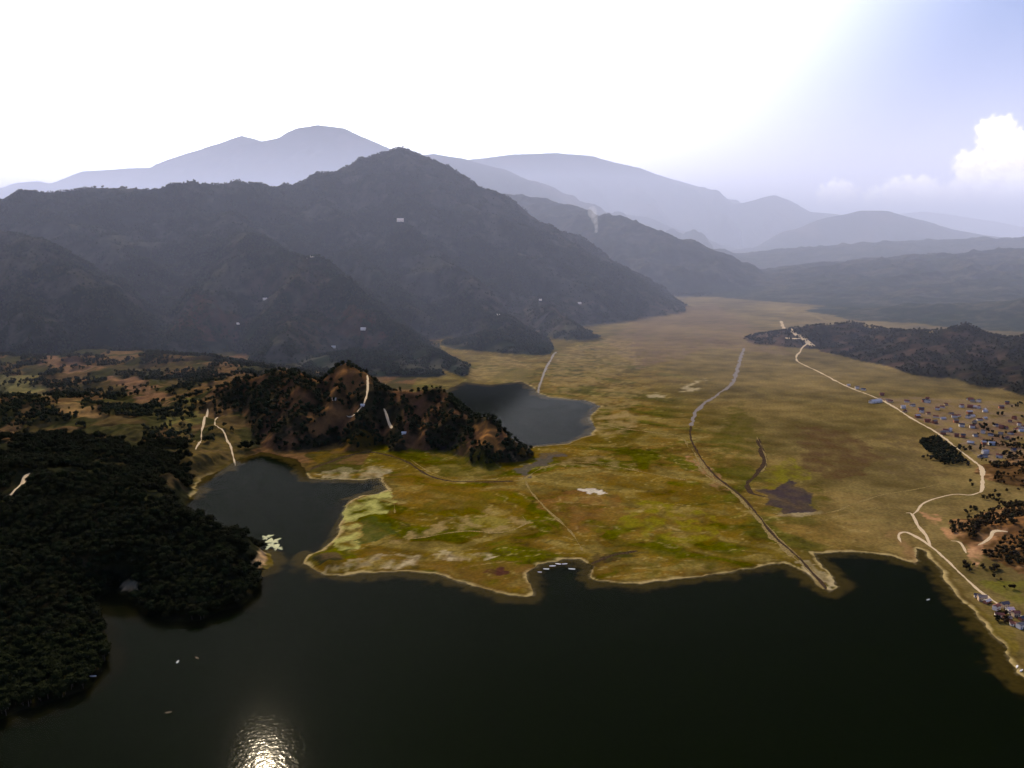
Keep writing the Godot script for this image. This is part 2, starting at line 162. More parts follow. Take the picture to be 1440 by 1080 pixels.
const VILLAGE := [879.3,-2330.7,885.6,-2287.9,893.9,-2266.9,910.5,-2191.1,895.9,-2104.8,893.5,-2028.1,925.7,-2053.4,923,-2003.1,919.6,-1960.3,962.8,-2009.4,927.2,-1906.3,890,-1865.3,967,-1954.1,960.3,-1924.1,973.9,-1936.1,1013.8,-1966.4,976.9,-1871.1,930.1,-1830.8,876.5,-1786,874.1,-1736.7,872.9,-1678.1,942.7,-1769.3,1003.7,-1836.6,1080.3,-1906.3,963.3,-1720.4,906.7,-1667.6,1032.3,-1802.6,976.7,-2104.8,1009,-2066.2,1032.9,-2040.8,1057.9,-1984.7,1117.7,-2028.1,923.1,-1621.5,867.9,-1566.9,934.6,-2104.8,880,-1924.1,1089.6,-2104.8,913.6,-1978.5,1051.8,-1819.6,1003.5,-1814,1059.1,-2034.4,1104.7,-2104.8,946.9,-1747.6,995.3,-2131.1,1012.2,-1814,860.4,-1601.4,846.3,-1576.7,1158.1,-2078.9,878.2,-1984.7,1055.6,-1842.3,1001.9,-1930.1,937.8,-1871.1,836.2,-1571.8,1065.7,-2028.1,995.2,-1763.8,1059.5,-1990.9,972.4,-1758.3,978.4,-2104.8,985.8,-2034.4,1096,-2124.4,1017.5,-1906.3,982.2,-2098.3,1094.2,-2131.1,1049.4,-2034.4,1055.2,-1877,883.6,-1786,913.2,-1742.1,884.1,-1731.2,1023.4,-1797,884.2,-1930.1,1028.8,-1786,857.8,-1758.3,1094.5,-2111.4,946.5,-1819.6,999.3,-1894.4,894.5,-1672.9,893.5,-2111.4,986.7,-1918,920.2,-1924.1,880.3,-1877]
const HILL_HOUSES := [-520.3,-4280.3,-758.2,-3435.2,-888.8,-3260.4,-492.3,-2982.8,-582.4,-2929.5,-948.5,-3124,-54.2,-3445.9,121.5,-3871.5,298.3,-3995.9,-351.8,-1760,-334.6,-2330.7,-292.8,-1741.9,-202.6,-1656.9,6323,-20847.6]
const ROAD_HALL := [858,-2098.3]
const POOL_BOATS := [33,-1023.1,41,-1033,49.1,-1043,56.3,-1049.6,64.1,-1049.7,71.7,-1033.1]
const LAKE_BOATS := [457.6,-941.4,-314.6,-795.9,-299.2,-803.8,-289.4,-705.2]
const SHORE_BOATS := [469.6,-785.7,469.3,-778,-398.2,-785.7,-388.2,-775.5,-381.5,-767.8]
const MATS := [-325.8,-1148,-311.7,-1129.5,-310.8,-1115.2,-299.8,-1107.7]
const SMOKE := [603.8,-6596.6]
const GROVE := [781.1,-1693.9,831.4,-1725.8,818.4,-1621.5,791.5,-1532.9,745.6,-1509.1,747.5,-1566.9]
const FAR := [
	["mountain_ridge", "hazy shoulder directly behind the big mountain's summit", 4500, 0.42, [-2787.3,1092.6,-14500,-2221.3,1418.5,-14500,-1774.1,1558.9,-14500,-1440.5,1612.8,-14500,-1196.3,1645.1,-14500,-776,1580.5,-14500,-222.1,1429.3,-14500,278.3,1212.4,-14500,782.9,830.1,-14500,1235.6,455.4,-14500,1689.3,233.4,-14500]],
	["mountain_ridge", "broad pale ridge sloping down to the valley end", 7000, 0.42, [-2944.3,1942.3,-24000,-1469.2,2228.9,-24000,0,2407.4,-24000,1100.2,2443,-24000,2018,2371.7,-24000,3125.1,2085.7,-24000,4237.9,1762.6,-24000,4896.5,1365.6,-24000,5561.1,911.8,-24000,6326.2,381.7,-24000,7174.6,161.1,-24000]],
	["mountain_ridge", "middle hazy ridge stepping down toward the valley end", 5000, 0.42, [-264.4,74.1,-17000,527.1,400,-17000,1182.6,685,-17000,1706.3,801.2,-17000,2364.4,723.8,-17000,3028.2,490.9,-17000,3694.6,269.9,-17000,4227.8,139.5,-17000]],
	["mountain_ridge", "long purple ridge low on the right behind the foothills", 3500, 0.3, [3041.5,161.8,-11500,3575,223.7,-11500,4115,161.8,-11500,4645.7,250.2,-11500,5179.1,285.5,-11500,5898.8,223.7,-11500,6427.5,303.2,-11500,7849.8,356,-11500,9621.4,443.9,-11500]],
	["mountain_range", "far hazy mountain with a rounded double peak, highest on the skyline", 10000, 0.5, [-19433.8,1616.6,-40000,-17531.2,2310.6,-40000,-15964.7,2730.9,-40000,-14086.6,3328.9,-40000,-11905,4072,-40000,-10059.4,4397.5,-40000,-8976.5,4810.5,-40000,-8211.6,4928.2,-40000,-7302.9,4810.5,-40000,-6403,4338.4,-40000,-5349.5,3745.6,-40000,-3678,3120,-40000,-1844.9,2370.7,-40000]],
	["mountain_range", "faint far mountain shoulder on the left skyline", 12000, 0.5, [-40487.1,2681.2,-75000,-38051.3,4095.1,-75000,-34503.7,5219.7,-75000,-31037.5,5443.9,-75000,-28156.4,5555.9,-75000,-25785.5,6784.5,-75000,-24038.9,7285.1,-75000,-21713.6,8006.2,-75000,-18320,7173.9,-75000,-14942.1,5499.9,-75000]],
	["mountain_range", "small hazy mountain at the left edge of the skyline", 7000, 0.45, [-26158.7,2408.5,-28000,-19827.5,1568.8,-28000,-16375,1610.9,-28000,-15501.2,1737.4,-28000,-14840.1,1905.7,-28000,-14298.8,1947.7,-28000,-13455.9,1737.4,-28000,-12503.1,1526.5,-28000,-11235.6,1145.7,-28000]],
	["mountain_range", "hazy lilac peak beyond the valley end", 5000, 0.45, [3583.6,319.7,-21000,4704.4,831.9,-21000,5261.3,1086.4,-21000,5900.5,1260.7,-21000,6233.4,1070.5,-21000,6646.7,911.5,-21000,7298.9,847.8,-21000,7953.9,752.1,-21000,8796.1,319.7,-21000]],
	["mountain_range", "broad hazy lilac mountain on the right skyline", 4000, 0.45, [4313.3,170.1,-15000,4765.4,434.4,-15000,5215.5,685.7,-15000,5730.5,788.1,-15000,6077.8,788.1,-15000,6609.8,640.1,-15000,7202.6,480.2,-15000,7909.8,365.6,-15000,9081.2,285.2,-15000,11387.6,457.3,-15000]],
	["mountain_range", "faintest pinkish mountain behind the right skyline", 7000, 0.5, [7679.1,285.3,-30000,8822.1,697.6,-30000,11133.7,857.4,-30000,13204.2,1085.2,-30000,14371.7,971.4,-30000,15546.7,789,-30000,16728.5,560.4,-30000,20398.6,971.4,-30000,27177.6,2103.2,-30000]],
]

var rng := RandomNumberGenerator.new()
var broad := FastNoiseLite.new()
var middle := FastNoiseLite.new()
var fine := FastNoiseLite.new()
var gully := FastNoiseLite.new()
var plots := FastNoiseLite.new()
var taken := {}
var mats := {}
var ridge_rows := []
var patch_rows := []
# signed distance to the shore, metres, land positive
const SX0 := -1300.0
const SZ0 := -2650.0
const SC := 5.0
const SNX := 521
const SNZ := 481
var shore := PackedFloat32Array()
var lake_poly := PackedVector2Array()
var pond_poly := PackedVector2Array()
var strips := []
var path_cells := {}

class Strip:
	var x0: float
	var z0: float
	var step: float
	var nx: int
	var nz: int
	var h := PackedFloat32Array()
	var reg := PackedByteArray()
	var col := PackedColorArray()

func _ready():
	set_view_and_light()
	set_noises()
	make_materials()
	make_shore()
	make_ridges()
	make_terrain()
	make_water()
	make_far_mountains()
	make_lines()
	make_woods()
	make_houses()
	make_boats()
	make_mats()
	make_smoke()
	make_haze()

# ---------------------------------------------------------------- view, sky, sun, haze

func set_view_and_light():
	var cam := Camera3D.new()
	cam.name = "camera"
	cam.fov = 46.0
	cam.near = 1.0
	cam.far = 150000.0
	cam.position = Vector3(0, EYE, 0)
	cam.rotation_degrees = Vector3(-9.594, 0, 0)
	add_child(cam)
	cam.current = true
	var sun := DirectionalLight3D.new()
	sun.name = "sun"
	sun.light_energy = 1.6
	sun.light_angular_distance = 0.53
	sun.light_color = Color(1.0, 0.92, 0.78)
	sun.shadow_enabled = true
	sun.directional_shadow_max_distance = 9000.0
	sun.rotation_degrees = Vector3(-SUN_HEIGHT, 180.0 - SUN_AZIMUTH, 0)
	add_child(sun)
	var e := Environment.new()
	e.background_mode = Environment.BG_SKY
	var sm := PanoramaSkyMaterial.new()
	sm.panorama = sky_picture()
	sm.energy_multiplier = 1.0
	var sk := Sky.new()
	sk.sky_material = sm
	e.sky = sk
	e.tonemap_mode = Environment.TONE_MAPPER_LINEAR
	e.tonemap_exposure = 1.44
	e.sdfgi_enabled = true
	e.ssao_enabled = true
	e.ssil_enabled = true
	e.volumetric_fog_enabled = true
	e.volumetric_fog_density = 0.0   # the valley's haze is a bank of its own, see make_haze()
	e.fog_enabled = true
	e.fog_density = 0.0000012
	e.fog_light_color = Color(0.9, 0.92, 1.0)
	var w := WorldEnvironment.new()
	w.name = "world_environment"
	w.environment = e
	add_child(w)

func towards(az: float, el: float) -> Vector3:
	var a := deg_to_rad(az)
	var b := deg_to_rad(el)
	return Vector3(sin(a) * cos(b), sin(b), -cos(a) * cos(b))

func sky_picture() -> ImageTexture:
	var w := 1024
	var h := 512
	var data := PackedFloat32Array()
	data.resize(w * h * 3)
	var s := towards(SUN_AZIMUTH, SUN_HEIGHT)
	for j in h:
		var el := 90.0 - (j + 0.5) * 180.0 / h
		var high := smoothstep(5.0, 70.0, el)
		var low := exp(-maxf(el, 0.0) / 4.0)
		var r0 := lerpf(0.02, 0.04, high) + 1.7 * low
		var g0 := lerpf(0.12, 0.10, high) + 1.42 * low
		var b0 := lerpf(0.38, 0.38, high) + 1.32 * low
		for i in w:
			var th := rad_to_deg(acos(clampf(s.dot(towards((i + 0.5) * 360.0 / w, el)), -1.0, 1.0)))
			var glow := 9.0 * exp(-th / 10.5) + 1.6 * smoothstep(46.0, 23.0, th)
			var k := (j * w + i) * 3
			data[k] = r0 + glow
			data[k + 1] = g0 + glow * 0.97
			data[k + 2] = b0 + glow * 0.93
	var im := Image.create_from_data(w, h, false, Image.FORMAT_RGBF, data.to_byte_array())
	w = 4096
	h = 2048
	im.resize(w, h, Image.INTERPOLATE_BILINEAR)
	# heaps of cumulus low over the horizon, all the way round
	var puff := FastNoiseLite.new()
	puff.seed = 11
	puff.noise_type = FastNoiseLite.TYPE_SIMPLEX_SMOOTH
	puff.frequency = 1.0
	puff.fractal_octaves = 4
	var g := RandomNumberGenerator.new()
	g.seed = 77
	var heaps := [[27.4, 1.7, 6.5], [29.4, 2.4, 6.3], [31.5, 2.6, 6.4], [23.4, 2.2, 3.2], [19.4, 0.5, 3.2]]
	for k in 16:
		heaps.append([40.0 + k * 17.5 + g.randf_range(-5.0, 5.0), g.randf_range(1.5, 5.0), g.randf_range(3.0, 6.5)])
	var px := w / 360.0
	for hp in heaps:
		for k in 42:
			var off := g.randf_range(-1.0, 1.0)
			var size := g.randf_range(0.45, 1.15) * (1.15 - 0.5 * absf(off))
			var ce: float = lerpf(1.6, float(hp[2]) - size, g.randf() * (1.0 - off * off * 0.8))
			var ca: float = hp[0] + off * hp[1]
			for j in range(int((90.0 - ce - size * 1.4) * px), int((90.0 - ce + size * 1.4) * px)):
				for i in range(int((ca - size * 1.4) * px), int((ca + size * 1.4) * px)):
					var dx := (i / px - ca) / size
					var dy := (90.0 - j / px - ce) / size
					var rr := sqrt(dx * dx + dy * dy) + 0.38 * puff.get_noise_2d(i / px * 2.2, j / px * 2.2)
					var cover := 0.8 * smoothstep(1.05, 0.72, rr)
					if cover <= 0.0 or j < 0 or j >= h:
						continue
					# lit from the sun's side, upper left
					var lit := clampf(0.5 + 0.35 * dy - 0.22 * dx + 0.3 * puff.get_noise_2d(i / px * 3.0 + 50.0, j / px * 3.0), 0.0, 1.0)
					var c := im.get_pixel(posmod(i, w), j)
					im.set_pixel(posmod(i, w), j, c.lerp(Color(1.2, 0.98, 1.02).lerp(Color(2.15, 2.02, 1.96), lit), cover))
	return ImageTexture.create_from_image(im)

# ---------------------------------------------------------------- small helpers

func set_noises():
	rng.seed = 20240117
	for d in [[broad, 3, 1.0 / 420.0, 4], [middle, 7, 1.0 / 90.0, 4], [fine, 13, 1.0 / 22.0, 3], [gully, 21, 1.0 / 620.0, 5]]:
		var n: FastNoiseLite = d[0]
		n.noise_type = FastNoiseLite.TYPE_SIMPLEX_SMOOTH
		n.seed = d[1]
		n.frequency = d[2]
		n.fractal_type = FastNoiseLite.FRACTAL_FBM
		n.fractal_octaves = d[3]
	gully.fractal_type = FastNoiseLite.FRACTAL_RIDGED
	plots.noise_type = FastNoiseLite.TYPE_CELLULAR
	plots.cellular_return_type = FastNoiseLite.RETURN_CELL_VALUE
	plots.frequency = 1.0 / 60.0
	plots.seed = 4
	plots.fractal_type = FastNoiseLite.FRACTAL_NONE

func points2(a: Array) -> PackedVector2Array:
	var p := PackedVector2Array()
	for i in a.size() / 2:
		p.append(Vector2(a[2 * i], a[2 * i + 1]))
	return p

func numbered(called: String) -> String:
	if not taken.has(called):
		taken[called] = 0
		return called
	taken[called] += 1
	return "%s_%03d" % [called, taken[called]]

func tag(o: Node3D, label: String, category: String, group := "", kind := ""):
	if label: o.set_meta("label", label)
	if category: o.set_meta("category", category)
	if group: o.set_meta("group", group)
	if kind: o.set_meta("kind", kind)

func put(called: String, mesh: Mesh, m: Material, parent: Node3D = self) -> MeshInstance3D:
	var o := MeshInstance3D.new()
	o.name = numbered(called) if parent == self else called
	o.mesh = mesh
	o.material_override = m
	parent.add_child(o, true)
	return o

func arrays_mesh(v: PackedVector3Array, n: PackedVector3Array, c: PackedColorArray, idx: PackedInt32Array) -> ArrayMesh:
	var a := []
	a.resize(Mesh.ARRAY_MAX)
	a[Mesh.ARRAY_VERTEX] = v
	if n.size(): a[Mesh.ARRAY_NORMAL] = n
	if c.size(): a[Mesh.ARRAY_COLOR] = c
	a[Mesh.ARRAY_INDEX] = idx
	var m := ArrayMesh.new()
	m.add_surface_from_arrays(Mesh.PRIMITIVE_TRIANGLES, a)
	return m

func grain(sd: int, freq: float, lo: float, hi: float, normal := false, strength := 4.0) -> NoiseTexture2D:
	var n := FastNoiseLite.new()
	n.seed = sd
	n.frequency = freq
	n.fractal_octaves = 5
	var t := NoiseTexture2D.new()
	t.width = 512
	t.height = 512
	t.seamless = true
	t.noise = n
	if normal:
		t.as_normal_map = true
		t.bump_strength = strength
	else:
		var r := Gradient.new()
		r.colors = PackedColorArray([Color(lo, lo, lo), Color(hi, hi, hi)])
		t.color_ramp = r
	return t

func flat_mat(called: String, c: Color, rough := 0.9, spec := 0.3) -> StandardMaterial3D:
	var m := StandardMaterial3D.new()
	m.resource_name = called
	m.albedo_color = c.linear_to_srgb()
	m.roughness = rough
	m.metallic_specular = spec
	mats[called] = m
	return m

func grained(called: String, c: Color, size: float, tex: Texture2D, rough := 0.95) -> StandardMaterial3D:
	var m := flat_mat(called, c, rough, 0.0)
	m.specular_mode = BaseMaterial3D.SPECULAR_DISABLED
	m.albedo_texture = tex
	m.uv1_triplanar = true
	m.uv1_world_triplanar = true
	m.uv1_scale = Vector3.ONE / size
	return m

func make_materials():
	var speckle := grain(31, 0.02, 0.78, 1.0)
	var coarse := grain(32, 0.012, 0.55, 1.0)
	var m := grained("soil", Color.WHITE, 70.0, speckle)
	m.vertex_color_use_as_albedo = true
	m = grained("slope", Color.WHITE, 260.0, coarse)
	m.vertex_color_use_as_albedo = true
	m = grained("range", Color.WHITE, 4000.0, coarse)
	m.vertex_color_use_as_albedo = true
	grained("sand", Color(0.22, 0.16, 0.06), 24.0, coarse)
	grained("road", Color(0.44, 0.34, 0.21), 20.0, speckle)
	grained("mud", Color(0.055, 0.035, 0.022), 30.0, coarse)
	m = flat_mat("stream", Color(0.085, 0.066, 0.055), 0.5, 0.1)
	m = flat_mat("leaves", Color.WHITE, 0.9, 0.05)
	m.vertex_color_use_as_albedo = true
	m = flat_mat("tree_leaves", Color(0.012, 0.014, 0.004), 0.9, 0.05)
	flat_mat("bark", Color(0.06, 0.045, 0.032), 0.95, 0.2)
	flat_mat("white_wall", Color(0.66, 0.58, 0.46), 0.9, 0.12)
	flat_mat("cream_wall", Color(0.5, 0.36, 0.22), 0.9, 0.12)
	flat_mat("red_wall", Color(0.32, 0.13, 0.07), 0.9, 0.12)
	flat_mat("tin_roof", Color(0.30, 0.24, 0.18), 0.8, 0.12)
	flat_mat("white_roof", Color(0.78, 0.70, 0.58), 0.8, 0.12)
	flat_mat("rust_roof", Color(0.28, 0.10, 0.06), 0.7, 0.4)
	flat_mat("slate_roof", Color(0.09, 0.09, 0.10), 0.6, 0.4)
	flat_mat("dark_wood", Color(0.07, 0.045, 0.03), 0.8, 0.3)
	flat_mat("pane", Color(0.03, 0.035, 0.04), 0.15, 0.5)
	flat_mat("boat_paint", Color(0.8, 0.78, 0.72), 0.5, 0.5)
	flat_mat("boat_wood", Color(0.3, 0.2, 0.11), 0.7, 0.4)
	grained("weed", Color(0.42, 0.42, 0.24), 6.0, speckle)
	# the lake: dark water, ruffled by small waves, letting a little of the bed through
	m = flat_mat("water", Color(0.0010, 0.0018, 0.0006, 0.55), 0.075, 0.027)
	m.transparency = BaseMaterial3D.TRANSPARENCY_ALPHA
	m.normal_enabled = true
	m.normal_texture = grain(41, 0.03, 0, 1, true, 3.0)
	m.normal_scale = 0.07
	m.uv1_triplanar = true
	m.uv1_world_triplanar = true
	m.uv1_scale = Vector3.ONE / 95.0
	var calm_water: StandardMaterial3D = m.duplicate()   # sheltered, less weed-stained
	calm_water.metallic_specular = 0.045
	mats["pond_water"] = calm_water

# ---------------------------------------------------------------- shore

func fill(poly: PackedVector2Array, mask: PackedByteArray):
	var n := poly.size()
	for j in SNZ:
		var z := SZ0 + j * SC
		var xs := []
		for i in n:
			var a := poly[i]
			var b := poly[(i + 1) % n]
			if (a.y > z) != (b.y > z):
				xs.append(a.x + (z - a.y) / (b.y - a.y) * (b.x - a.x))
		xs.sort()
		for q in xs.size() / 2:
			for i in range(maxi(0, ceili((xs[2 * q] - SX0) / SC)), mini(SNX, floori((xs[2 * q + 1] - SX0) / SC) + 1)):
				mask[j * SNX + i] = 1

func far_from(mask: PackedByteArray, what: int) -> PackedFloat32Array:
	var d := PackedFloat32Array()
	d.resize(mask.size())
	for k in mask.size():
		d[k] = 0.0 if mask[k] == what else 4000.0
	var dg := SC * 1.4142
	for j in range(1, SNZ):
		for i in range(1, SNX - 1):
			var k := j * SNX + i
			d[k] = minf(minf(d[k], d[k - 1] + SC), minf(d[k - SNX] + SC, minf(d[k - SNX - 1], d[k - SNX + 1]) + dg))
	for j in range(SNZ - 2, -1, -1):
		for i in range(SNX - 2, 0, -1):
			var k := j * SNX + i
			d[k] = minf(minf(d[k], d[k + 1] + SC), minf(d[k + SNX] + SC, minf(d[k + SNX + 1], d[k + SNX - 1]) + dg))
	return d

func make_shore():
	lake_poly = points2(LAKE)
	pond_poly = points2(POND)
	var mask := PackedByteArray()
	mask.resize(SNX * SNZ)
	fill(lake_poly, mask)
	fill(pond_poly, mask)
	var to_water := far_from(mask, 1)
	var to_land := far_from(mask, 0)
	shore.resize(mask.size())
	for k in mask.size():
		shore[k] = to_water[k] - to_land[k]

func near_edge(p: Vector2, poly: PackedVector2Array) -> float:
	var best := 1e9
	var n := poly.size()
	for i in n:
		var a := poly[i]
		var b := poly[(i + 1) % n]
		var ab := b - a
		var t := clampf((p - a).dot(ab) / maxf(ab.length_squared(), 1e-6), 0.0, 1.0)
		best = minf(best, (p - a - ab * t).length_squared())
	return best

func shore_at(x0: float, z0: float) -> float:
	if x0 < SX0 + 20.0 or x0 > SX0 + SC * (SNX - 6) or z0 < SZ0 + 20.0 or z0 > SZ0 + SC * (SNZ - 6):
		return 400.0 if z0 < -700.0 else -400.0
	var x := x0 + 5.0 * middle.get_noise_2d(x0 * 2.0, z0 * 2.0) + 3.0 * fine.get_noise_2d(x0, z0)
	var z := z0 + 6.0 * middle.get_noise_2d(x0 * 2.0 + 900.0, z0 * 2.0) + 3.0 * fine.get_noise_2d(x0, z0 + 500.0)
	var u := (x - SX0) / SC
	var v := (z - SZ0) / SC
	var i := int(u)
	var j := int(v)
	var fu := u - i
	var fv := v - j
	var k := j * SNX + i
	var d := lerpf(lerpf(shore[k], shore[k + 1], fu), lerpf(shore[k + SNX], shore[k + SNX + 1], fu), fv)
	if absf(d) < 22.0:
		var p := Vector2(x, z)
		var q := sqrt(minf(near_edge(p, lake_poly), near_edge(p, pond_poly)))
		var wet := Geometry2D.is_point_in_polygon(p, lake_poly) or Geometry2D.is_point_in_polygon(p, pond_poly)
		return -q if wet else q
	return d

# ---------------------------------------------------------------- terrain

func make_ridges():
	for r in RIDGES:
		var p := PackedFloat32Array(r[3])
		var lo := Vector2(1e9, 1e9)
		var hi := -lo
		var top := 0.0
		for i in p.size() / 3:
			lo = lo.min(Vector2(p[3 * i], p[3 * i + 2]))
			hi = hi.max(Vector2(p[3 * i], p[3 * i + 2]))
			top = maxf(top, p[3 * i + 1])
		var reach: float = (top + 40.0) / float(r[1]) + float(r[2])
		ridge_rows.append([int(r[0]), float(r[1]), float(r[2]), p, lo - Vector2(reach, reach), hi + Vector2(reach, reach)])
	for a in PATCHES:
		var p := points2(a[0])
		var lo := Vector2(1e9, 1e9)
		var hi := -lo
		for q in p:
			lo = lo.min(q)
			hi = hi.max(q)
		var c: Array = a[1]
		patch_rows.append([p, Color(c[0], c[1], c[2]), float(a[2]), float(a[3]), lo, hi])

var found_region := 0

func macro(x0: float, z0: float) -> float:
	var far := clampf((-z0 - 2400.0) / 1500.0, 0.0, 1.0)
	var warp := 6.0 + 45.0 * far
	var x := x0 + warp * middle.get_noise_2d(x0 * 0.3, z0 * 0.3)
	var z := z0 + warp * middle.get_noise_2d(x0 * 0.3 + 700.0, z0 * 0.3)
	var best := -400.0
	var soft := 5.0 + 25.0 * far
	found_region = 0
	for r in ridge_rows:
		var lo: Vector2 = r[4]
		var hi: Vector2 = r[5]
		if x < lo.x or x > hi.x or z < lo.y or z > hi.y:
			continue
		var k: float = r[1]
		var rr: float = r[2]
		var p: PackedFloat32Array = r[3]
		var here := -400.0
		for i in range(0, p.size() - 3, 3):
			var ax := p[i]
			var az := p[i + 2]
			var dx := p[i + 3] - ax
			var dz := p[i + 5] - az
			var t := clampf(((x - ax) * dx + (z - az) * dz) / (dx * dx + dz * dz), 0.0, 1.0)
			var ex := x - ax - t * dx
			var ez := z - az - t * dz
			here = maxf(here, p[i + 1] + (p[i + 4] - p[i + 1]) * t - k * (sqrt(ex * ex + ez * ez + rr * rr) - rr))
		if here > best:
			found_region = r[0]
		var gap := absf(here - best)
		best = maxf(here, best)
		if gap < soft:
			best += (soft - gap) * (soft - gap) / (4.0 * soft)
	if best < -soft:
		found_region = 0
		return 0.0
	if absf(best) < soft:
		return (best + soft) * (best + soft) / (4.0 * soft)
	return maxf(best, 0.0)

func height(x: float, z: float, d: float) -> float:
	var base: float
	if d < 0.0:
		base = maxf(-9.0, 0.07 * d) - 0.12
	else:
		base = minf(0.10 * d, 0.5) - 0.12 + minf(d, 80.0) * 0.008
		if d > 12.0:
			base += 0.35 * middle.get_noise_2d(x, z) + 0.15 * fine.get_noise_2d(x, z)
	var m := macro(x, z)
	if d < 40.0:
		m *= smoothstep(-2.0, 40.0, d)
	if m > 0.5:
		var rough := minf(m * 0.42, 8.0 if z > -2400.0 else 60.0)
		m += rough * (0.9 * gully.get_noise_2d(x, z) - 0.1) if z < -2400.0 else rough * middle.get_noise_2d(x * 1.4, z * 1.4)
		m += minf(m * 0.1, 7.0) * middle.get_noise_2d(x + 300.0, z)
		m = maxf(m, 0.0)
	else:
		found_region = 0
	if m < 2.5 and z > -2400.0 or m < 6.0 and found_region >= 5:
		found_region = 0
	if d < -1.0 and m < 0.5:
		found_region = 8
	return base + m

func patched(x: float, z: float, c: Color) -> Color:
	var wide := clampf(-z / 1100.0, 1.0, 3.0)
	var wx := x + wide * (6.0 * fine.get_noise_2d(x * 0.7, z * 0.7) + 14.0 * middle.get_noise_2d(x, z + 60.0))
	var wz := z + wide * (8.0 * fine.get_noise_2d(x * 0.7 + 200.0, z * 0.7) + 24.0 * middle.get_noise_2d(x + 80.0, z))
	var fl := fine.get_noise_2d(x * 0.8, z * 0.5 + 90.0) + 0.6 * middle.get_noise_2d(x * 1.5, z * 1.2 + 30.0)
	for r in patch_rows:
		var lo: Vector2 = r[4]
		var hi: Vector2 = r[5]
		if wx < lo.x or wx > hi.x or wz < lo.y or wz > hi.y:
			continue
		if Geometry2D.is_point_in_polygon(Vector2(wx, wz), r[0]):
			var k: float = r[2]
			var f: float = r[3]
			c = c.lerp(r[1], k * clampf(1.0 - f * 1.1 + f * 2.6 * fl, 0.0, 1.0))
	return c

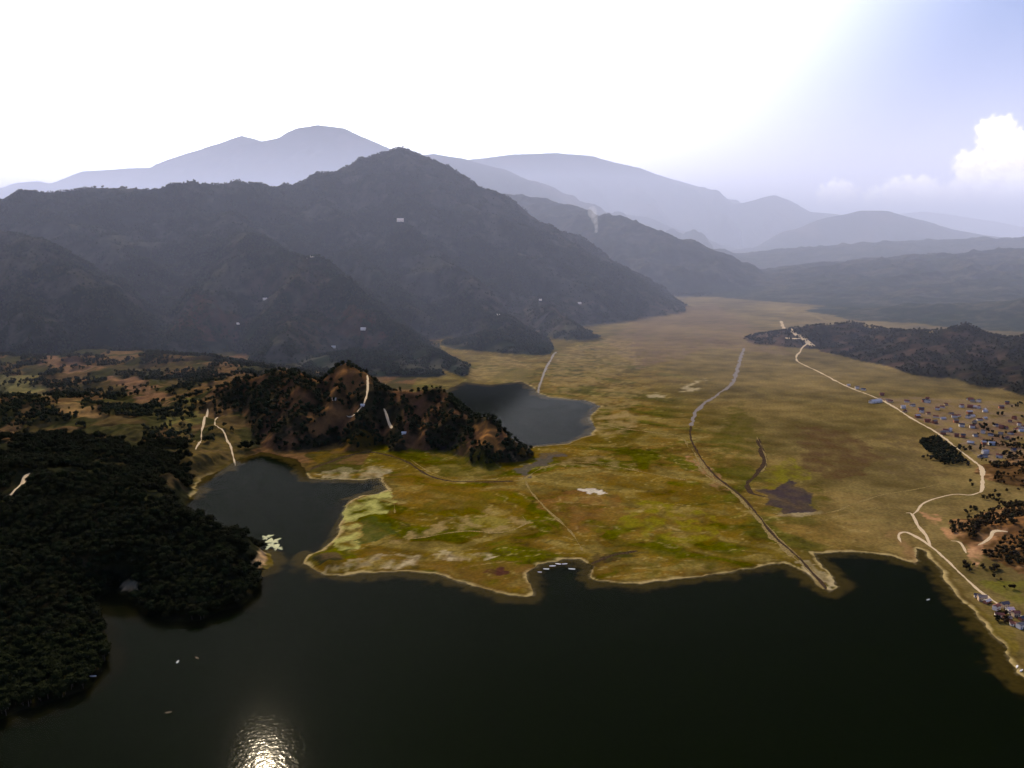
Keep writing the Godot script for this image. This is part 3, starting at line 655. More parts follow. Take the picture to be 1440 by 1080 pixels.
func colour(x: float, z: float, y: float, reg: int, d: float, steep: float) -> Color:
	var b := broad.get_noise_2d(x, z)
	var m := middle.get_noise_2d(x, z)
	var f := fine.get_noise_2d(x, z)
	var c: Color
	if reg == 8:
		# silt off the beaches, dark mud farther out
		var silt := smoothstep(-0.15, 0.2, 0.45 + d / 38.0 + 0.35 * m + 0.25 * f)
		if x < -245.0 and z > -1320.0 and Vector2(x + 290.0, z + 1060.0).length() > 50.0:
			silt *= 0.12
		return Color(0.010, 0.012, 0.005).lerp(Color(0.17, 0.115, 0.02), silt)
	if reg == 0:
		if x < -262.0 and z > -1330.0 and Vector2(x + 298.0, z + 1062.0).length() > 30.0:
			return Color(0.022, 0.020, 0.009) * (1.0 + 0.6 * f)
		if x < -260.0 and z < -1470.0:
			var v := plots.get_noise_2d(x + 25.0 * m, z * 0.8 + 25.0 * b)
			c = Color(0.06, 0.048, 0.012).lerp(Color(0.15, 0.08, 0.03), smoothstep(-0.2, 0.7, v)) * (1.0 + 0.5 * f)
			return patched(x, z, c)
		var upper := clampf((-z - 1500.0) / 2500.0, 0.0, 1.0)   # haze-like fade with distance from the camera, painted into the plain's colour
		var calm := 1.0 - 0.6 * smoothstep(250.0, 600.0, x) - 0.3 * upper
		var flow := calm * middle.get_noise_2d(x * 0.4 + 110.0 * b, z * 0.6 + 140.0 * b)
		c = Color(0.105, 0.062, 0.006).lerp(Color(0.15, 0.078, 0.014), smoothstep(-0.25, 0.3, b))
		c = c.lerp(Color(0.075, 0.062, 0.004), smoothstep(0.0, 0.3, flow))
		c = c.lerp(Color(0.20, 0.13, 0.035), 0.85 * smoothstep(0.05, 0.35, -flow - 0.3 * f))
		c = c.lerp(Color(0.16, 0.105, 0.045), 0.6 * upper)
		# old shorelines and silted channels: thin curved bands
		var bands := absf(fposmod(2.6 * broad.get_noise_2d(x * 0.55 + 900.0, z * 1.1) + 0.5 * m, 0.5) - 0.25)
		c = c.lerp(Color(0.27, 0.19, 0.075), 0.7 * calm * smoothstep(0.030, 0.010, bands) * smoothstep(-0.25, 0.2, f + m))
		var dark := absf(fposmod(2.2 * broad.get_noise_2d(x * 0.5 - 400.0, z * 0.9 + 200.0) + 0.4 * m, 0.5) - 0.25)
		c = c.lerp(Color(0.05, 0.034, 0.008), 0.6 * calm * smoothstep(0.045, 0.012, dark) * smoothstep(-0.2, 0.2, m - f))
		c = c.lerp(Color(0.172, 0.113, 0.05), 0.75 * smoothstep(250.0, 600.0, x)) * (1.0 + (1.0 - calm) * (0.7 * b + 0.45 * m))
		c *= 1.0 + calm * (0.4 * f + 0.6 * m)
		c.g *= 1.12
		if d < 60.0:
			var edge := d - 3.0 * f - 4.0 * m
			if x > -262.0 and (z > -1560.0 or x > 0.0) or z < -1330.0 and z > -1600.0 and x < -262.0:
				c = c.lerp(Color(0.44, 0.33, 0.14), 0.9 * smoothstep(6.0, 2.0, edge))
				c = c.lerp(Color(0.075, 0.045, 0.01), 0.6 * smoothstep(12.0, 8.0, edge) * smoothstep(5.0, 8.0, edge))
		return patched(x, z, c)
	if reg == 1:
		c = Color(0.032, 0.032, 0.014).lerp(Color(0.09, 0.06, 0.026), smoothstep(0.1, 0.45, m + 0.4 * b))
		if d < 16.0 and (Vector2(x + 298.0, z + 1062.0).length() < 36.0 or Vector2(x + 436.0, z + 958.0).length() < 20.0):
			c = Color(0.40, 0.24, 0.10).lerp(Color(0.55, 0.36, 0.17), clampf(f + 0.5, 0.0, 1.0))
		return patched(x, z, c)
	if reg == 2 or reg == 4 or reg == 3:
		var v := plots.get_noise_2d(x + 25.0 * m, z * 0.8 + 25.0 * b)
		c = Color(0.055, 0.050, 0.018).lerp(Color(0.15, 0.088, 0.035), smoothstep(-0.2, 0.7, v))
		if reg == 3:
			c = Color(0.045, 0.036, 0.018).lerp(Color(0.14, 0.07, 0.03), smoothstep(0.0, 0.4, m + f * 0.5))
		if reg == 4:
			c = Color(0.10, 0.055, 0.022).lerp(Color(0.24, 0.13, 0.055), smoothstep(-0.1, 0.5, m + 0.6 * f))
		c *= 1.0 + 0.5 * f
		return patched(x, z, c)
	if reg == 5:
		c = Color(0.035, 0.032, 0.022).lerp(Color(0.085, 0.055, 0.04), smoothstep(0.0, 0.5, m + 0.5 * b))
		return patched(x, z, c * (1.0 + 0.4 * f))
	# mountains: forest, scrub and dry grass
	c = Color(0.022, 0.034, 0.018).lerp(Color(0.045, 0.05, 0.028), smoothstep(-0.2, 0.4, m))
	c = c.lerp(Color(0.095, 0.088, 0.058), 0.85 * smoothstep(0.05, 0.35, b + 0.7 * m))
	c *= 1.0 + 0.3 * f
	return patched(x, z, c)

func make_terrain():
	var heap := {}
	for r in 9:
		heap[r] = [PackedVector3Array(), PackedVector3Array(), PackedColorArray(), PackedInt32Array()]
	for q in [[-1150.0, -1700.0, 3.2, 720, 382], [-2240.0, -3300.0, 8.0, 561, 201], [-5000.0, -8000.0, 20.0, 501, 236], [-9000.0, -14000.0, 60.0, 301, 101]]:
		var s := Strip.new()
		s.x0 = q[0]
		s.z0 = q[1]
		s.step = q[2]
		s.nx = q[3]
		s.nz = q[4]
		var total := s.nx * s.nz
		s.h.resize(total)
		s.reg.resize(total)
		var ds := PackedFloat32Array()
		ds.resize(total)
		for j in s.nz:
			var z := s.z0 + j * s.step
			for i in s.nx:
				var x := s.x0 + i * s.step
				var d := shore_at(x, z)
				var k := j * s.nx + i
				s.h[k] = height(x, z, d)
				s.reg[k] = found_region
				ds[k] = d
		var nor := PackedVector3Array()
		nor.resize(total)
		s.col.resize(total)
		for j in s.nz:
			for i in s.nx:
				var k := j * s.nx + i
				var dx := s.h[k + (1 if i < s.nx - 1 else 0)] - s.h[k - (1 if i > 0 else 0)]
				var dz := s.h[k + (s.nx if j < s.nz - 1 else 0)] - s.h[k - (s.nx if j > 0 else 0)]
				var n := Vector3(-dx, 2.0 * s.step, -dz).normalized()
				nor[k] = n
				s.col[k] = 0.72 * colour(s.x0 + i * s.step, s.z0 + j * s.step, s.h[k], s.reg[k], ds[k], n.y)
		for r in 9:
			var map := PackedInt32Array()
			map.resize(total)
			map.fill(-1)
			var hv: PackedVector3Array = heap[r][0]
			var hn: PackedVector3Array = heap[r][1]
			var hc: PackedColorArray = heap[r][2]
			var hi: PackedInt32Array = heap[r][3]
			for j in s.nz - 1:
				for i in s.nx - 1:
					var k := j * s.nx + i
					if s.reg[k] != r:
						continue
					for w in [k, k + 1, k + s.nx, k + s.nx + 1]:
						if map[w] < 0:
							map[w] = hv.size()
							hv.append(Vector3(s.x0 + (w % s.nx) * s.step, s.h[w], s.z0 + (w / s.nx) * s.step))
							hn.append(nor[w])
							hc.append(s.col[w])
					hi.append_array([map[k], map[k + 1], map[k + s.nx], map[k + 1], map[k + s.nx + 1], map[k + s.nx]])
			# skirts along the far and near edge close the seams between the strips
			for j in [0, s.nz - 1]:
				for i in s.nx - 1:
					var k: int = j * s.nx + i
					if s.reg[k] != r or r == 8:
						continue
					var top := hv.size()
					for w in [k, k + 1]:
						var at := Vector3(s.x0 + (w % s.nx) * s.step, s.h[w], s.z0 + (w / s.nx) * s.step)
						for low in [0.0, 25.0]:
							hv.append(at - Vector3(0, low, 0))
							hn.append(nor[w])
							hc.append(s.col[w])
					hi.append_array([top, top + 2, top + 1, top + 2, top + 3, top + 1])
			heap[r] = [hv, hn, hc, hi]
		strips.append(s)
	var names := [["valley_floor", "flat golden green silt plain between lake and mountains", "plain", "soil"], ["headland", "dark wooded headland in the left foreground", "hill", "soil"], ["field_slope", "rolling patchwork of fields behind the left headland", "hillside", "soil"], ["spur_hill", "steep brown spur between the bay and the upper pond", "hill", "soil"], ["lake_bank", "reddish bare bank above the right lake road", "hillside", "soil"], ["foothills", "low dark purple foothills behind the village on the right", "hills", "slope"], ["mountain", "big dark forested mountain filling the left", "mountain", "slope"], ["far_hills", "hazy ridges closing the valley", "hills", "slope"], ["lake_bed", "silty bed under the shallow lake edge", "lake bed", "soil"]]
	for r in 9:
		if heap[r][3].size() == 0:
			continue
		var o := put(names[r][0], arrays_mesh(heap[r][0], heap[r][1], heap[r][2], heap[r][3]), mats[names[r][3]])
		tag(o, names[r][1], names[r][2], "", "structure")
	# the deep bed under and behind the camera
	var deep := PlaneMesh.new()
	deep.size = Vector2(5200, 3100)
	var b := put("deep_lake_bed", deep, flat_mat("deep_mud", Color(0.010, 0.012, 0.005)))
	b.position = Vector3(0, -9.3, 1064)
	tag(b, "dark mud bed under the open lake", "lake bed", "", "structure")

func ground(x: float, z: float) -> float:
	for s: Strip in strips:
		var u := (x - s.x0) / s.step
		var v := (z - s.z0) / s.step
		if u >= 0.0 and v >= 0.0 and u < s.nx - 1 and v < s.nz - 1:
			var k := int(v) * s.nx + int(u)
			var fu := u - int(u)
			var fv := v - int(v)
			return lerpf(lerpf(s.h[k], s.h[k + 1], fu), lerpf(s.h[k + s.nx], s.h[k + s.nx + 1], fu), fv)
	return 0.0

func region_at(x: float, z: float) -> int:
	for s: Strip in strips:
		var u := (x - s.x0) / s.step
		var v := (z - s.z0) / s.step
		if u >= 0.0 and v >= 0.0 and u < s.nx - 1 and v < s.nz - 1:
			return s.reg[roundi(v) * s.nx + roundi(u)]
	return 0

func soil_at(x: float, z: float) -> Color:
	for s: Strip in strips:
		var u := (x - s.x0) / s.step
		var v := (z - s.z0) / s.step
		if u >= 0.0 and v >= 0.0 and u < s.nx - 1 and v < s.nz - 1:
			return s.col[roundi(v) * s.nx + roundi(u)]
	return Color.BLACK

func make_water():
	var p := PlaneMesh.new()
	p.size = Vector2(5200, 4230)
	var o := put("lake", p, mats["water"])
	o.position = Vector3(0, 0, 485)
	tag(o, "dark green lake filling the foreground and the left bay", "lake", "", "structure")
	p = PlaneMesh.new()
	p.size = Vector2(560, 900)
	o = put("pond", p, mats["pond_water"])
	o.position = Vector3(30, 0, -2085)
	tag(o, "grey pond behind the wooded spur", "pond", "", "structure")

func make_far_mountains():
	for d in FAR:
		var p := PackedFloat32Array(d[4])
		var dep: float = d[2]
		var k: float = d[3]
		var n := p.size() / 3
		var x0 := p[0] - maxf(p[1], 0.0) / k - 500.0
		var x1 := p[(n - 1) * 3] + maxf(p[n * 3 - 2], 0.0) / k + 500.0
		var zc := p[(n / 2) * 3 + 2]
		var nx := 260
		var nz := 60
		var hs := PackedFloat32Array()
		hs.resize(nx * nz)
		var v := PackedVector3Array()
		var nn := PackedVector3Array()
		var cc := PackedColorArray()
		var idx := PackedInt32Array()
		var sx := (x1 - x0) / (nx - 1)
		var sz := dep * 1.4 / (nz - 1)
		for j in nz:
			for i in nx:
				var x := x0 + i * sx
				var z := zc - dep * 0.4 + j * sz
				var best := 0.0
				var big := dep / 3500.0
				var wx := x + 120.0 * big * broad.get_noise_2d(x * 0.3 / big, z * 0.3 / big)
				for q in range(0, p.size() - 3, 3):
					var t := clampf((wx - p[q]) / (p[q + 3] - p[q]), 0.0, 1.0)
					var ex := wx - lerpf(p[q], p[q + 3], t)
					var ez := z - lerpf(p[q + 2], p[q + 5], t)
					var rib := 0.85 + 0.3 * gully.get_noise_2d(wx * 0.5 / big, ez * 0.16 / big)
					best = maxf(best, lerpf(p[q + 1], p[q + 4], t) - k * rib * (sqrt(ex * ex + ez * ez + 9000.0 * big) - 95.0 * sqrt(big)))
				hs[j * nx + i] = best - 60.0
		for j in nz:
			for i in nx:
				var q := j * nx + i
				var dx := hs[q + (1 if i < nx - 1 else 0)] - hs[q - (1 if i > 0 else 0)]
				var dz := hs[q + (nx if j < nz - 1 else 0)] - hs[q - (nx if j > 0 else 0)]
				v.append(Vector3(x0 + i * sx, hs[q], zc - dep * 0.4 + j * sz))
				nn.append(Vector3(-dx / sx, 2.0, -dz / sz).normalized())
				cc.append(Color(0.035, 0.045, 0.028).lerp(Color(0.09, 0.07, 0.05), smoothstep(0.0, 0.4, broad.get_noise_2d(v[q].x * 0.3, v[q].z * 0.3))))
				if i < nx - 1 and j < nz - 1:
					idx.append_array([q, q + 1, q + nx, q + 1, q + nx + 1, q + nx])
		tag(put(d[0], arrays_mesh(v, nn, cc, idx), mats["range"]), d[1], "mountain", "", "structure")
	var sheet := PlaneMesh.new()
	sheet.size = Vector2(150000, 76000)
	var plain := put("far_plain", sheet, flat_mat("far_land", Color(0.06, 0.05, 0.035)))
	plain.position = Vector3(0, -4, -51980)
	tag(plain, "hazy land running on beyond the valley end", "land", "", "structure")

# ---------------------------------------------------------------- roads, tracks and streams, draped on the ground

func make_lines():
	var lift := 0
	for l in LINES:
		var pts := points2(l[3])
		var curve := Curve2D.new()
		for i in pts.size():
			var a := pts[maxi(i - 1, 0)]
			var b := pts[mini(i + 1, pts.size() - 1)]
			var t := (b - a) / 6.0
			curve.add_point(pts[i], -t, t)
		var length := curve.get_baked_length()
		var far := -pts[0].y
		var step := clampf(far / 400.0, 2.5, 12.0)
		var n := int(length / step) + 2
		var v := PackedVector3Array()
		var nn := PackedVector3Array()
		var idx := PackedInt32Array()
		var across := 4
		lift += 1
		for i in n:
			var s := minf(i * step, length)
			var p := curve.sample_baked(s)
			var q := curve.sample_baked(minf(s + 1.0, length)) - curve.sample_baked(maxf(s - 1.0, 0.0))
			var side := Vector2(-q.y, q.x).normalized()
			var w: float = 0.85 * l[2] * (0.5 + 0.3 * fine.get_noise_2d(s * 0.8, lift * 40.0) + 0.4 * middle.get_noise_2d(s * 0.8, lift * 90.0))
			if l[1] == "sand":
				w *= clampf(0.75 + 2.2 * middle.get_noise_2d(s * 1.3 + 50.0, lift * 33.0), 0.12, 1.15)
			w *= smoothstep(-2.0, 14.0, minf(s, length - s) + 2.0) * 0.7 + 0.3
			p += side * float(l[2]) * 0.35 * middle.get_noise_2d(s, lift * 70.0 + 10.0)
			if l[1] == "road":
				for dx in [-1, 0, 1]:
					for dz in [-1, 0, 1, 2]:
						path_cells[Vector2i(roundi(p.x / 7.0) + dx, roundi(p.y / 7.0) + dz)] = true
			for k in across + 1:
				var a := p + side * w * (2.0 * k / across - 1.0)
				var y := ground(a.x, a.y) + (0.28 + 0.012 * (lift % 12) + 0.3 * smoothstep(2.0, 6.0, ground(p.x, p.y))) * clampf(far / 1200.0, 0.7, 3.0)
				if k == 0 or k == across:
					y -= 0.5 * clampf(far / 1200.0, 0.7, 3.0)
				v.append(Vector3(a.x, y, a.y))
				nn.append(Vector3.UP)
			if i > 0:
				for k in across:
					var b := i * (across + 1) + k
					var a := b - across - 1
					idx.append_array([a, b, a + 1, a + 1, b, b + 1])
		var o := put(l[0], arrays_mesh(v, nn, PackedColorArray(), idx), mats[l[1]])
		tag(o, l[4], "stream" if l[1] == "stream" else "ditch" if l[1] == "mud" else "path", "", "structure")

# ---------------------------------------------------------------- trees

func crown_mesh(sd: int, leaves: int, leaf: float, tint: float) -> ArrayMesh:
	# an uneven core with leaf clumps spread through and over it; unit height 1, foot at 0
	var g := RandomNumberGenerator.new()
	g.seed = sd
	var v := PackedVector3Array()
	var c := PackedColorArray()
	var idx := PackedInt32Array()
	var lobes := []
	for k in 6:
		var a := g.randf() * TAU
		var r := g.randf_range(0.08, 0.2)
		lobes.append([Vector3(cos(a) * r, g.randf_range(0.42, 0.78), sin(a) * r), g.randf_range(0.17, 0.25)])
	for lb in lobes:
		var rings := 4
		var cols := 6
		var first := v.size()
		for j in rings + 1:
			for i in cols:
				var a := TAU * (i + 0.5 * (j % 2)) / cols
				var b := PI * (j / float(rings) - 0.5)
				var rr: float = lb[1] * g.randf_range(0.6, 0.92)
				v.append(lb[0] + Vector3(cos(a) * cos(b), sin(b) * 0.9, sin(a) * cos(b)) * rr)
				var t := g.randf_range(0.75, 1.1)
				c.append(Color(t, t, t))
		for j in rings:
			for i in cols:
				var a := first + j * cols + i
				var b := first + j * cols + (i + 1) % cols
				idx.append_array([a, b, a + cols, b, b + cols, a + cols])
	for k in leaves:
		var lb: Array = lobes[g.randi() % lobes.size()]
		var dir := Vector3(g.randfn(), g.randfn() * 0.8 + 0.25, g.randfn()).normalized()
		var at: Vector3 = lb[0] + dir * float(lb[1]) * g.randf_range(0.8, 1.25)
		var e1 := Vector3(g.randfn(), g.randfn() * 0.5, g.randfn()).normalized() * leaf * g.randf_range(0.6, 1.3)
		var e2 := dir.cross(e1).normalized() * leaf * g.randf_range(0.5, 1.0)
		var t := g.randf_range(0.6, 1.5)
		var q := v.size()
		v.append_array([at - e1 * 0.5, at + e2 * 0.5, at + e1 * 0.5 + dir * leaf * 0.3, at - e2 * 0.5])
		for w in 4:
			c.append(Color(t, t * 1.02, t * 0.95))
		idx.append_array([q, q + 1, q + 2, q, q + 2, q + 3])
	# faceted normals
	var fv := PackedVector3Array()
	var fn := PackedVector3Array()
	var fc := PackedColorArray()
	var fi := PackedInt32Array()
	for k in range(0, idx.size(), 3):
		var n := (v[idx[k + 2]] - v[idx[k]]).cross(v[idx[k + 1]] - v[idx[k]]).normalized()
		if n.length() < 0.5:
			continue
		for w in 3:
			fi.append(fv.size())
			fv.append(v[idx[k + w]])
			fn.append(n)
			fc.append(c[idx[k + w]])
	return arrays_mesh(fv, fn, fc, fi)

func trunk_mesh(sd: int) -> ArrayMesh:
	var g := RandomNumberGenerator.new()
	g.seed = sd
	var st := SurfaceTool.new()
	st.begin(Mesh.PRIMITIVE_TRIANGLES)
	var limbs := [[Vector3(0, -0.06, 0), Vector3(0.01, 0.55, 0.01), 0.028, 0.014]]
	for k in 4:
		var a := TAU * k / 4.0 + g.randf()
		limbs.append([Vector3(0.005, 0.25 + 0.06 * k, 0.005), Vector3(cos(a) * 0.2, 0.5 + 0.06 * k, sin(a) * 0.2), 0.013, 0.005])
	for l in limbs:
		var d: Vector3 = (l[1] - l[0]).normalized()
		var u := d.cross(Vector3(0.3, 0.1, 0.9)).normalized()
		var w := d.cross(u)
		for i in 6:
			var a := TAU * i / 6.0
			var b := TAU * (i + 1) / 6.0
			var pa := u * cos(a) + w * sin(a)
			var pb := u * cos(b) + w * sin(b)
			for q in [l[0] + pa * l[2], l[0] + pb * l[2], l[1] + pa * l[3], l[0] + pb * l[2], l[1] + pb * l[3], l[1] + pa * l[3]]:
				st.add_vertex(q)
	st.generate_normals()
	return st.commit()

func scatter(called: String, label: String, category: String, where: Array, meshes: Array, base: Color):
	# one MultiMesh for each crown shape of a wood that reads as one mass
	if where.is_empty():
		return
	var holder := Node3D.new()
	holder.name = numbered(called)
	add_child(holder)
	tag(holder, label, category, "", "stuff")
	for k in meshes.size():
		var mine := []
		for i in range(k, where.size(), meshes.size()):
			mine.append(where[i])
		if mine.is_empty():
			continue
		var mm := MultiMesh.new()
		mm.transform_format = MultiMesh.TRANSFORM_3D
		mm.use_colors = true
		mm.mesh = meshes[k]
		mm.instance_count = mine.size()
		for i in mine.size():
			mm.set_instance_transform(i, mine[i][0])
			mm.set_instance_color(i, base * (mine[i][1] as Color))
		var o := MultiMeshInstance3D.new()
		o.name = "tree_crowns"
		o.multimesh = mm
		o.material_override = mats["leaves"]
		o.set_meta("kind", "stuff")
		holder.add_child(o, true)

func tree_at(x: float, z: float, size: float, sink := 0.06) -> Array:
	var b := Basis(Vector3.UP, rng.randf() * TAU).scaled(Vector3(size * rng.randf_range(0.85, 1.3), size, size * rng.randf_range(0.85, 1.3)))
	var t := rng.randf_range(0.6, 1.35)
	return [Transform3D(b, Vector3(x, ground(x, z) - sink * size, z)), Color(t * rng.randf_range(0.85, 1.25), t, t * rng.randf_range(0.8, 1.1))]

func on_path(x: float, z: float) -> bool:
	return path_cells.has(Vector2i(roundi(x / 7.0), roundi(z / 7.0)))

func seen(x: float, y: float, z: float, margin := 1.12) -> bool:
	# inside the wider wedge that the valley view takes in
	return absf(x) < (-z * 0.985 + (EYE - y) * 0.16) * 0.574 * margin

func make_woods():
	var near_crowns := []
	for k in 4: near_crowns.append(crown_mesh(100 + k, 220, 0.085, 1.0))
	var far_crowns := []
	for k in 3: far_crowns.append(crown_mesh(200 + k, 26, 0.2, 1.0))
	var trunks := [trunk_mesh(1), trunk_mesh(2)]
	# headland forest
	var wood := []
	var z := -1640.0
	while z < -560.0:
		var x := -1140.0
		while x < -170.0:
			var px := x + rng.randf_range(-3.6, 3.6)
			var pz := z + rng.randf_range(-3.6, 3.6)
			x += 7.6
			if not seen(px, 30.0, pz) or on_path(px, pz): continue
			var reg := region_at(px, pz)
			if reg == 8: continue
			var d := shore_at(px, pz)
			if d < 0.6 or px > -272.0 and pz < -980.0: continue
			if reg != 1 and not (pz > -1100.0 and px < -150.0): continue
			if Vector2(px + 436.0, pz + 958.0).length() < 20.0 and d < 10.0: continue
			if Vector2(px + 292.0, pz + 1062.0).length() < 34.0: continue
			var open := middle.get_noise_2d(px * 0.8, pz * 0.8) + 0.5 * broad.get_noise_2d(px, pz)
			if pz < -1190.0 and open > 0.0 + rng.randf_range(-0.1, 0.1): continue
			if pz >= -1190.0 and pz < -1100.0 and open > 0.35: continue
			wood.append([Vector2(px, pz).length(), px, pz])
		z += 7.6
	wood.sort_custom(func(a, b): return a[0] < b[0])
	var rest := []
	var shown := 0
	for w in wood:
		var size := rng.randf_range(11.0, 17.5)
		if shown < 300:
			var t := Node3D.new()
			t.name = numbered("forest_tree")
			add_child(t)
			t.position = Vector3(w[1], ground(w[1], w[2]) - 0.05 * size, w[2])
			t.rotation.y = rng.randf() * TAU
			t.scale = Vector3(size * rng.randf_range(0.9, 1.2), size, size * rng.randf_range(0.9, 1.2))
			put("trunk", trunks[shown % 2], mats["bark"], t)
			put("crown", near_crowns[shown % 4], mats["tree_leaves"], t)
			tag(t, "dark broadleaf tree in the dense forest at the lake edge, lower left", "tree", "trees at the water side of the left headland")
			shown += 1
		else:
			rest.append(tree_at(w[1], w[2], size, 0.05))
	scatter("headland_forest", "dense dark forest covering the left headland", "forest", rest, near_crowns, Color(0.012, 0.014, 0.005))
	# fields, spur, banks, plain edge
	var fields := []
	var spur := []
	var bank := []
	for k in 40000:
		var px := rng.randf_range(-1750.0, 160.0)
		var pz := rng.randf_range(-2900.0, -1400.0)
		if not seen(px, 30.0, pz) or on_path(px, pz): continue
		var reg := region_at(px, pz)
		if reg != 2 and reg != 3: continue
		if shore_at(px, pz) < 3.0: continue
		var c := soil_at(px, pz)
		if c.r > 0.115 and rng.randf() > 0.06: continue
		var open := middle.get_noise_2d(px, pz) + 0.5 * fine.get_noise_2d(px, pz)
		if reg == 2 and broad.get_noise_2d(px * 2.2, pz * 2.2) + 0.35 * open > 0.0: continue
		if reg == 3 and open > 0.28: continue
		(spur if reg == 3 else fields).append(tree_at(px, pz, rng.randf_range(7.0, 13.0)))
	scatter("field_trees", "clumps of dark trees among the fields on the left", "trees", fields, far_crowns, Color(0.024, 0.028, 0.013))
	scatter("spur_forest", "dark forest on the steep spur between bay and pond", "forest", spur, far_crowns, Color(0.020, 0.024, 0.011))
	for k in 26000:
		var px := rng.randf_range(480.0, 1250.0)
		var pz := rng.randf_range(-1750.0, -880.0)
		if not seen(px, 20.0, pz) or on_path(px, pz): continue
		var reg := region_at(px, pz)
		if shore_at(px, pz) < 8.0: continue
		var open := middle.get_noise_2d(px * 1.3, pz * 1.3) + 0.6 * fine.get_noise_2d(px, pz)
		if reg == 4 and open < 0.12 and soil_at(px, pz).r < 0.3 or reg == 0 and px > 0.52 * -pz and open < -0.38:
			bank.append(tree_at(px, pz, rng.randf_range(3.5, 8.5)))
	scatter("bank_bushes", "scattered dark bushes and small trees on the right bank", "bushes", bank, far_crowns, Color(0.026, 0.021, 0.011))
	# the dark grove on the plain
	var grove := []
	var gp := points2(GROVE)
	for k in 5200:
		var p := Vector2(rng.randf_range(600.0, 900.0), rng.randf_range(-1850.0, -1350.0))
		if Geometry2D.is_point_in_polygon(p, gp) and not on_path(p.x, p.y):
			grove.append(tree_at(p.x, p.y, rng.randf_range(6.0, 10.0)))
	scatter("grove", "small square dark grove beside the pale valley road", "grove", grove, far_crowns, Color(0.022, 0.024, 0.014))
	# village trees and foothill scrub
	var scrub := []
	for k in 30000:
		var px := rng.randf_range(700.0, 2400.0)
		var pz := rng.randf_range(-3700.0, -1500.0)
		if not seen(px, 40.0, pz): continue
		var reg := region_at(px, pz)
		var open := middle.get_noise_2d(px, pz)
		if reg == 5 and open < 0.12 or reg == 0 and px > 0.36 * -pz and px > -pz * 0.9 - 700.0 and open < -0.25 and rng.randf() < 0.5:
			scrub.append(tree_at(px, pz, rng.randf_range(6.0, 11.0)))
	scatter("foothill_woods", "scrubby woods on the low foothills on the right", "woods", scrub, far_crowns, Color(0.026, 0.026, 0.018))
	# mountain forest
	var mountain := []
	for k in 170000:
		var pz := -rng.randf_range(2450.0, 5600.0)
		var px := rng.randf_range(-0.68, 0.26) * -pz
		if region_at(px, pz) != 6: continue
		var c := soil_at(px, pz)
		if c.r > 0.05 and rng.randf() > 0.12: continue
		if middle.get_noise_2d(px * 0.8, pz * 0.8) > 0.2: continue
		mountain.append(tree_at(px, pz, rng.randf_range(7.0, 13.0)))
	scatter("mountain_forest", "forest covering the slopes of the big mountain", "forest", mountain, far_crowns, Color(0.024, 0.032, 0.017))

# ---------------------------------------------------------------- houses

func box_into(st: SurfaceTool, at: Vector3, size: Vector3):
	var b := BoxMesh.new()
	b.size = size
	st.append_from(b, 0, Transform3D(Basis(), at))

func box_mesh(at: Vector3, size: Vector3) -> ArrayMesh:
	var st := SurfaceTool.new()
	st.begin(Mesh.PRIMITIVE_TRIANGLES)
	box_into(st, at, size)
	return st.commit()

func roof_mesh(l: float, w: float, y: float, rise: float) -> ArrayMesh:
	var st := SurfaceTool.new()
	st.begin(Mesh.PRIMITIVE_TRIANGLES)
	var t := 0.22
	for s in [-1.0, 1.0]:
		var a := Vector3(-l / 2, y, s * w / 2)
		var b := Vector3(l / 2, y, s * w / 2)
		var c := Vector3(l / 2, y + rise, 0)
		var d := Vector3(-l / 2, y + rise, 0)
		var up := Vector3(0, t, 0)
		for q in [[a + up, b + up, c + up, d + up], [a, d, c, b], [a, b, b + up, a + up], [a, a + up, d + up, d], [b, c, c + up, b + up]]:
			for k in [0, 1, 2, 0, 2, 3]:
				st.add_vertex(q[k])
	st.generate_normals()
	return st.commit()

func gable_mesh(l: float, w: float, h: float, rise: float) -> ArrayMesh:
	var st := SurfaceTool.new()
	st.begin(Mesh.PRIMITIVE_TRIANGLES)
	box_into(st, Vector3(0, h / 2 - 1.0, 0), Vector3(l, h + 2.0, w))
	for s in [-1.0, 1.0]:
		for q in [Vector3(s * l / 2, h, -w / 2), Vector3(s * l / 2, h + rise, 0), Vector3(s * l / 2, h, w / 2)]:
			st.set_normal(Vector3(s, 0, 0))
			st.add_vertex(q)
	return st.commit()

func house(at: Vector2, turn: float, l: float, w: float, h: float, wall: String, roof: String, openings: bool, called := "house") -> Node3D:
	var o := Node3D.new()
	o.name = numbered(called)
	add_child(o)
	o.position = Vector3(at.x, ground(at.x, at.y), at.y)
	o.rotation.y = turn
	var rise := w * 0.3
	put("wall", gable_mesh(l, w, h, rise), mats[wall], o)
	put("roof", roof_mesh(l + 1.0, w + 1.0, h - 0.3, rise + 0.3), mats[roof], o)
	if openings:
		put("door", box_mesh(Vector3(0, 1.05, w / 2 + 0.02), Vector3(1.1, 2.1, 0.12)), mats["dark_wood"], o)
		for x in [-0.32, 0.32]:
			for y in ([1.5] if h < 4.5 else [1.5, 4.2]):
				var f := put("window", box_mesh(Vector3(x * l, y, w / 2 + 0.02), Vector3(1.3, 1.2, 0.1)), mats["dark_wood"], o)
				put("pane", box_mesh(Vector3(x * l, y, w / 2 + 0.06), Vector3(1.05, 0.95, 0.08)), mats["pane"], f)
	return o

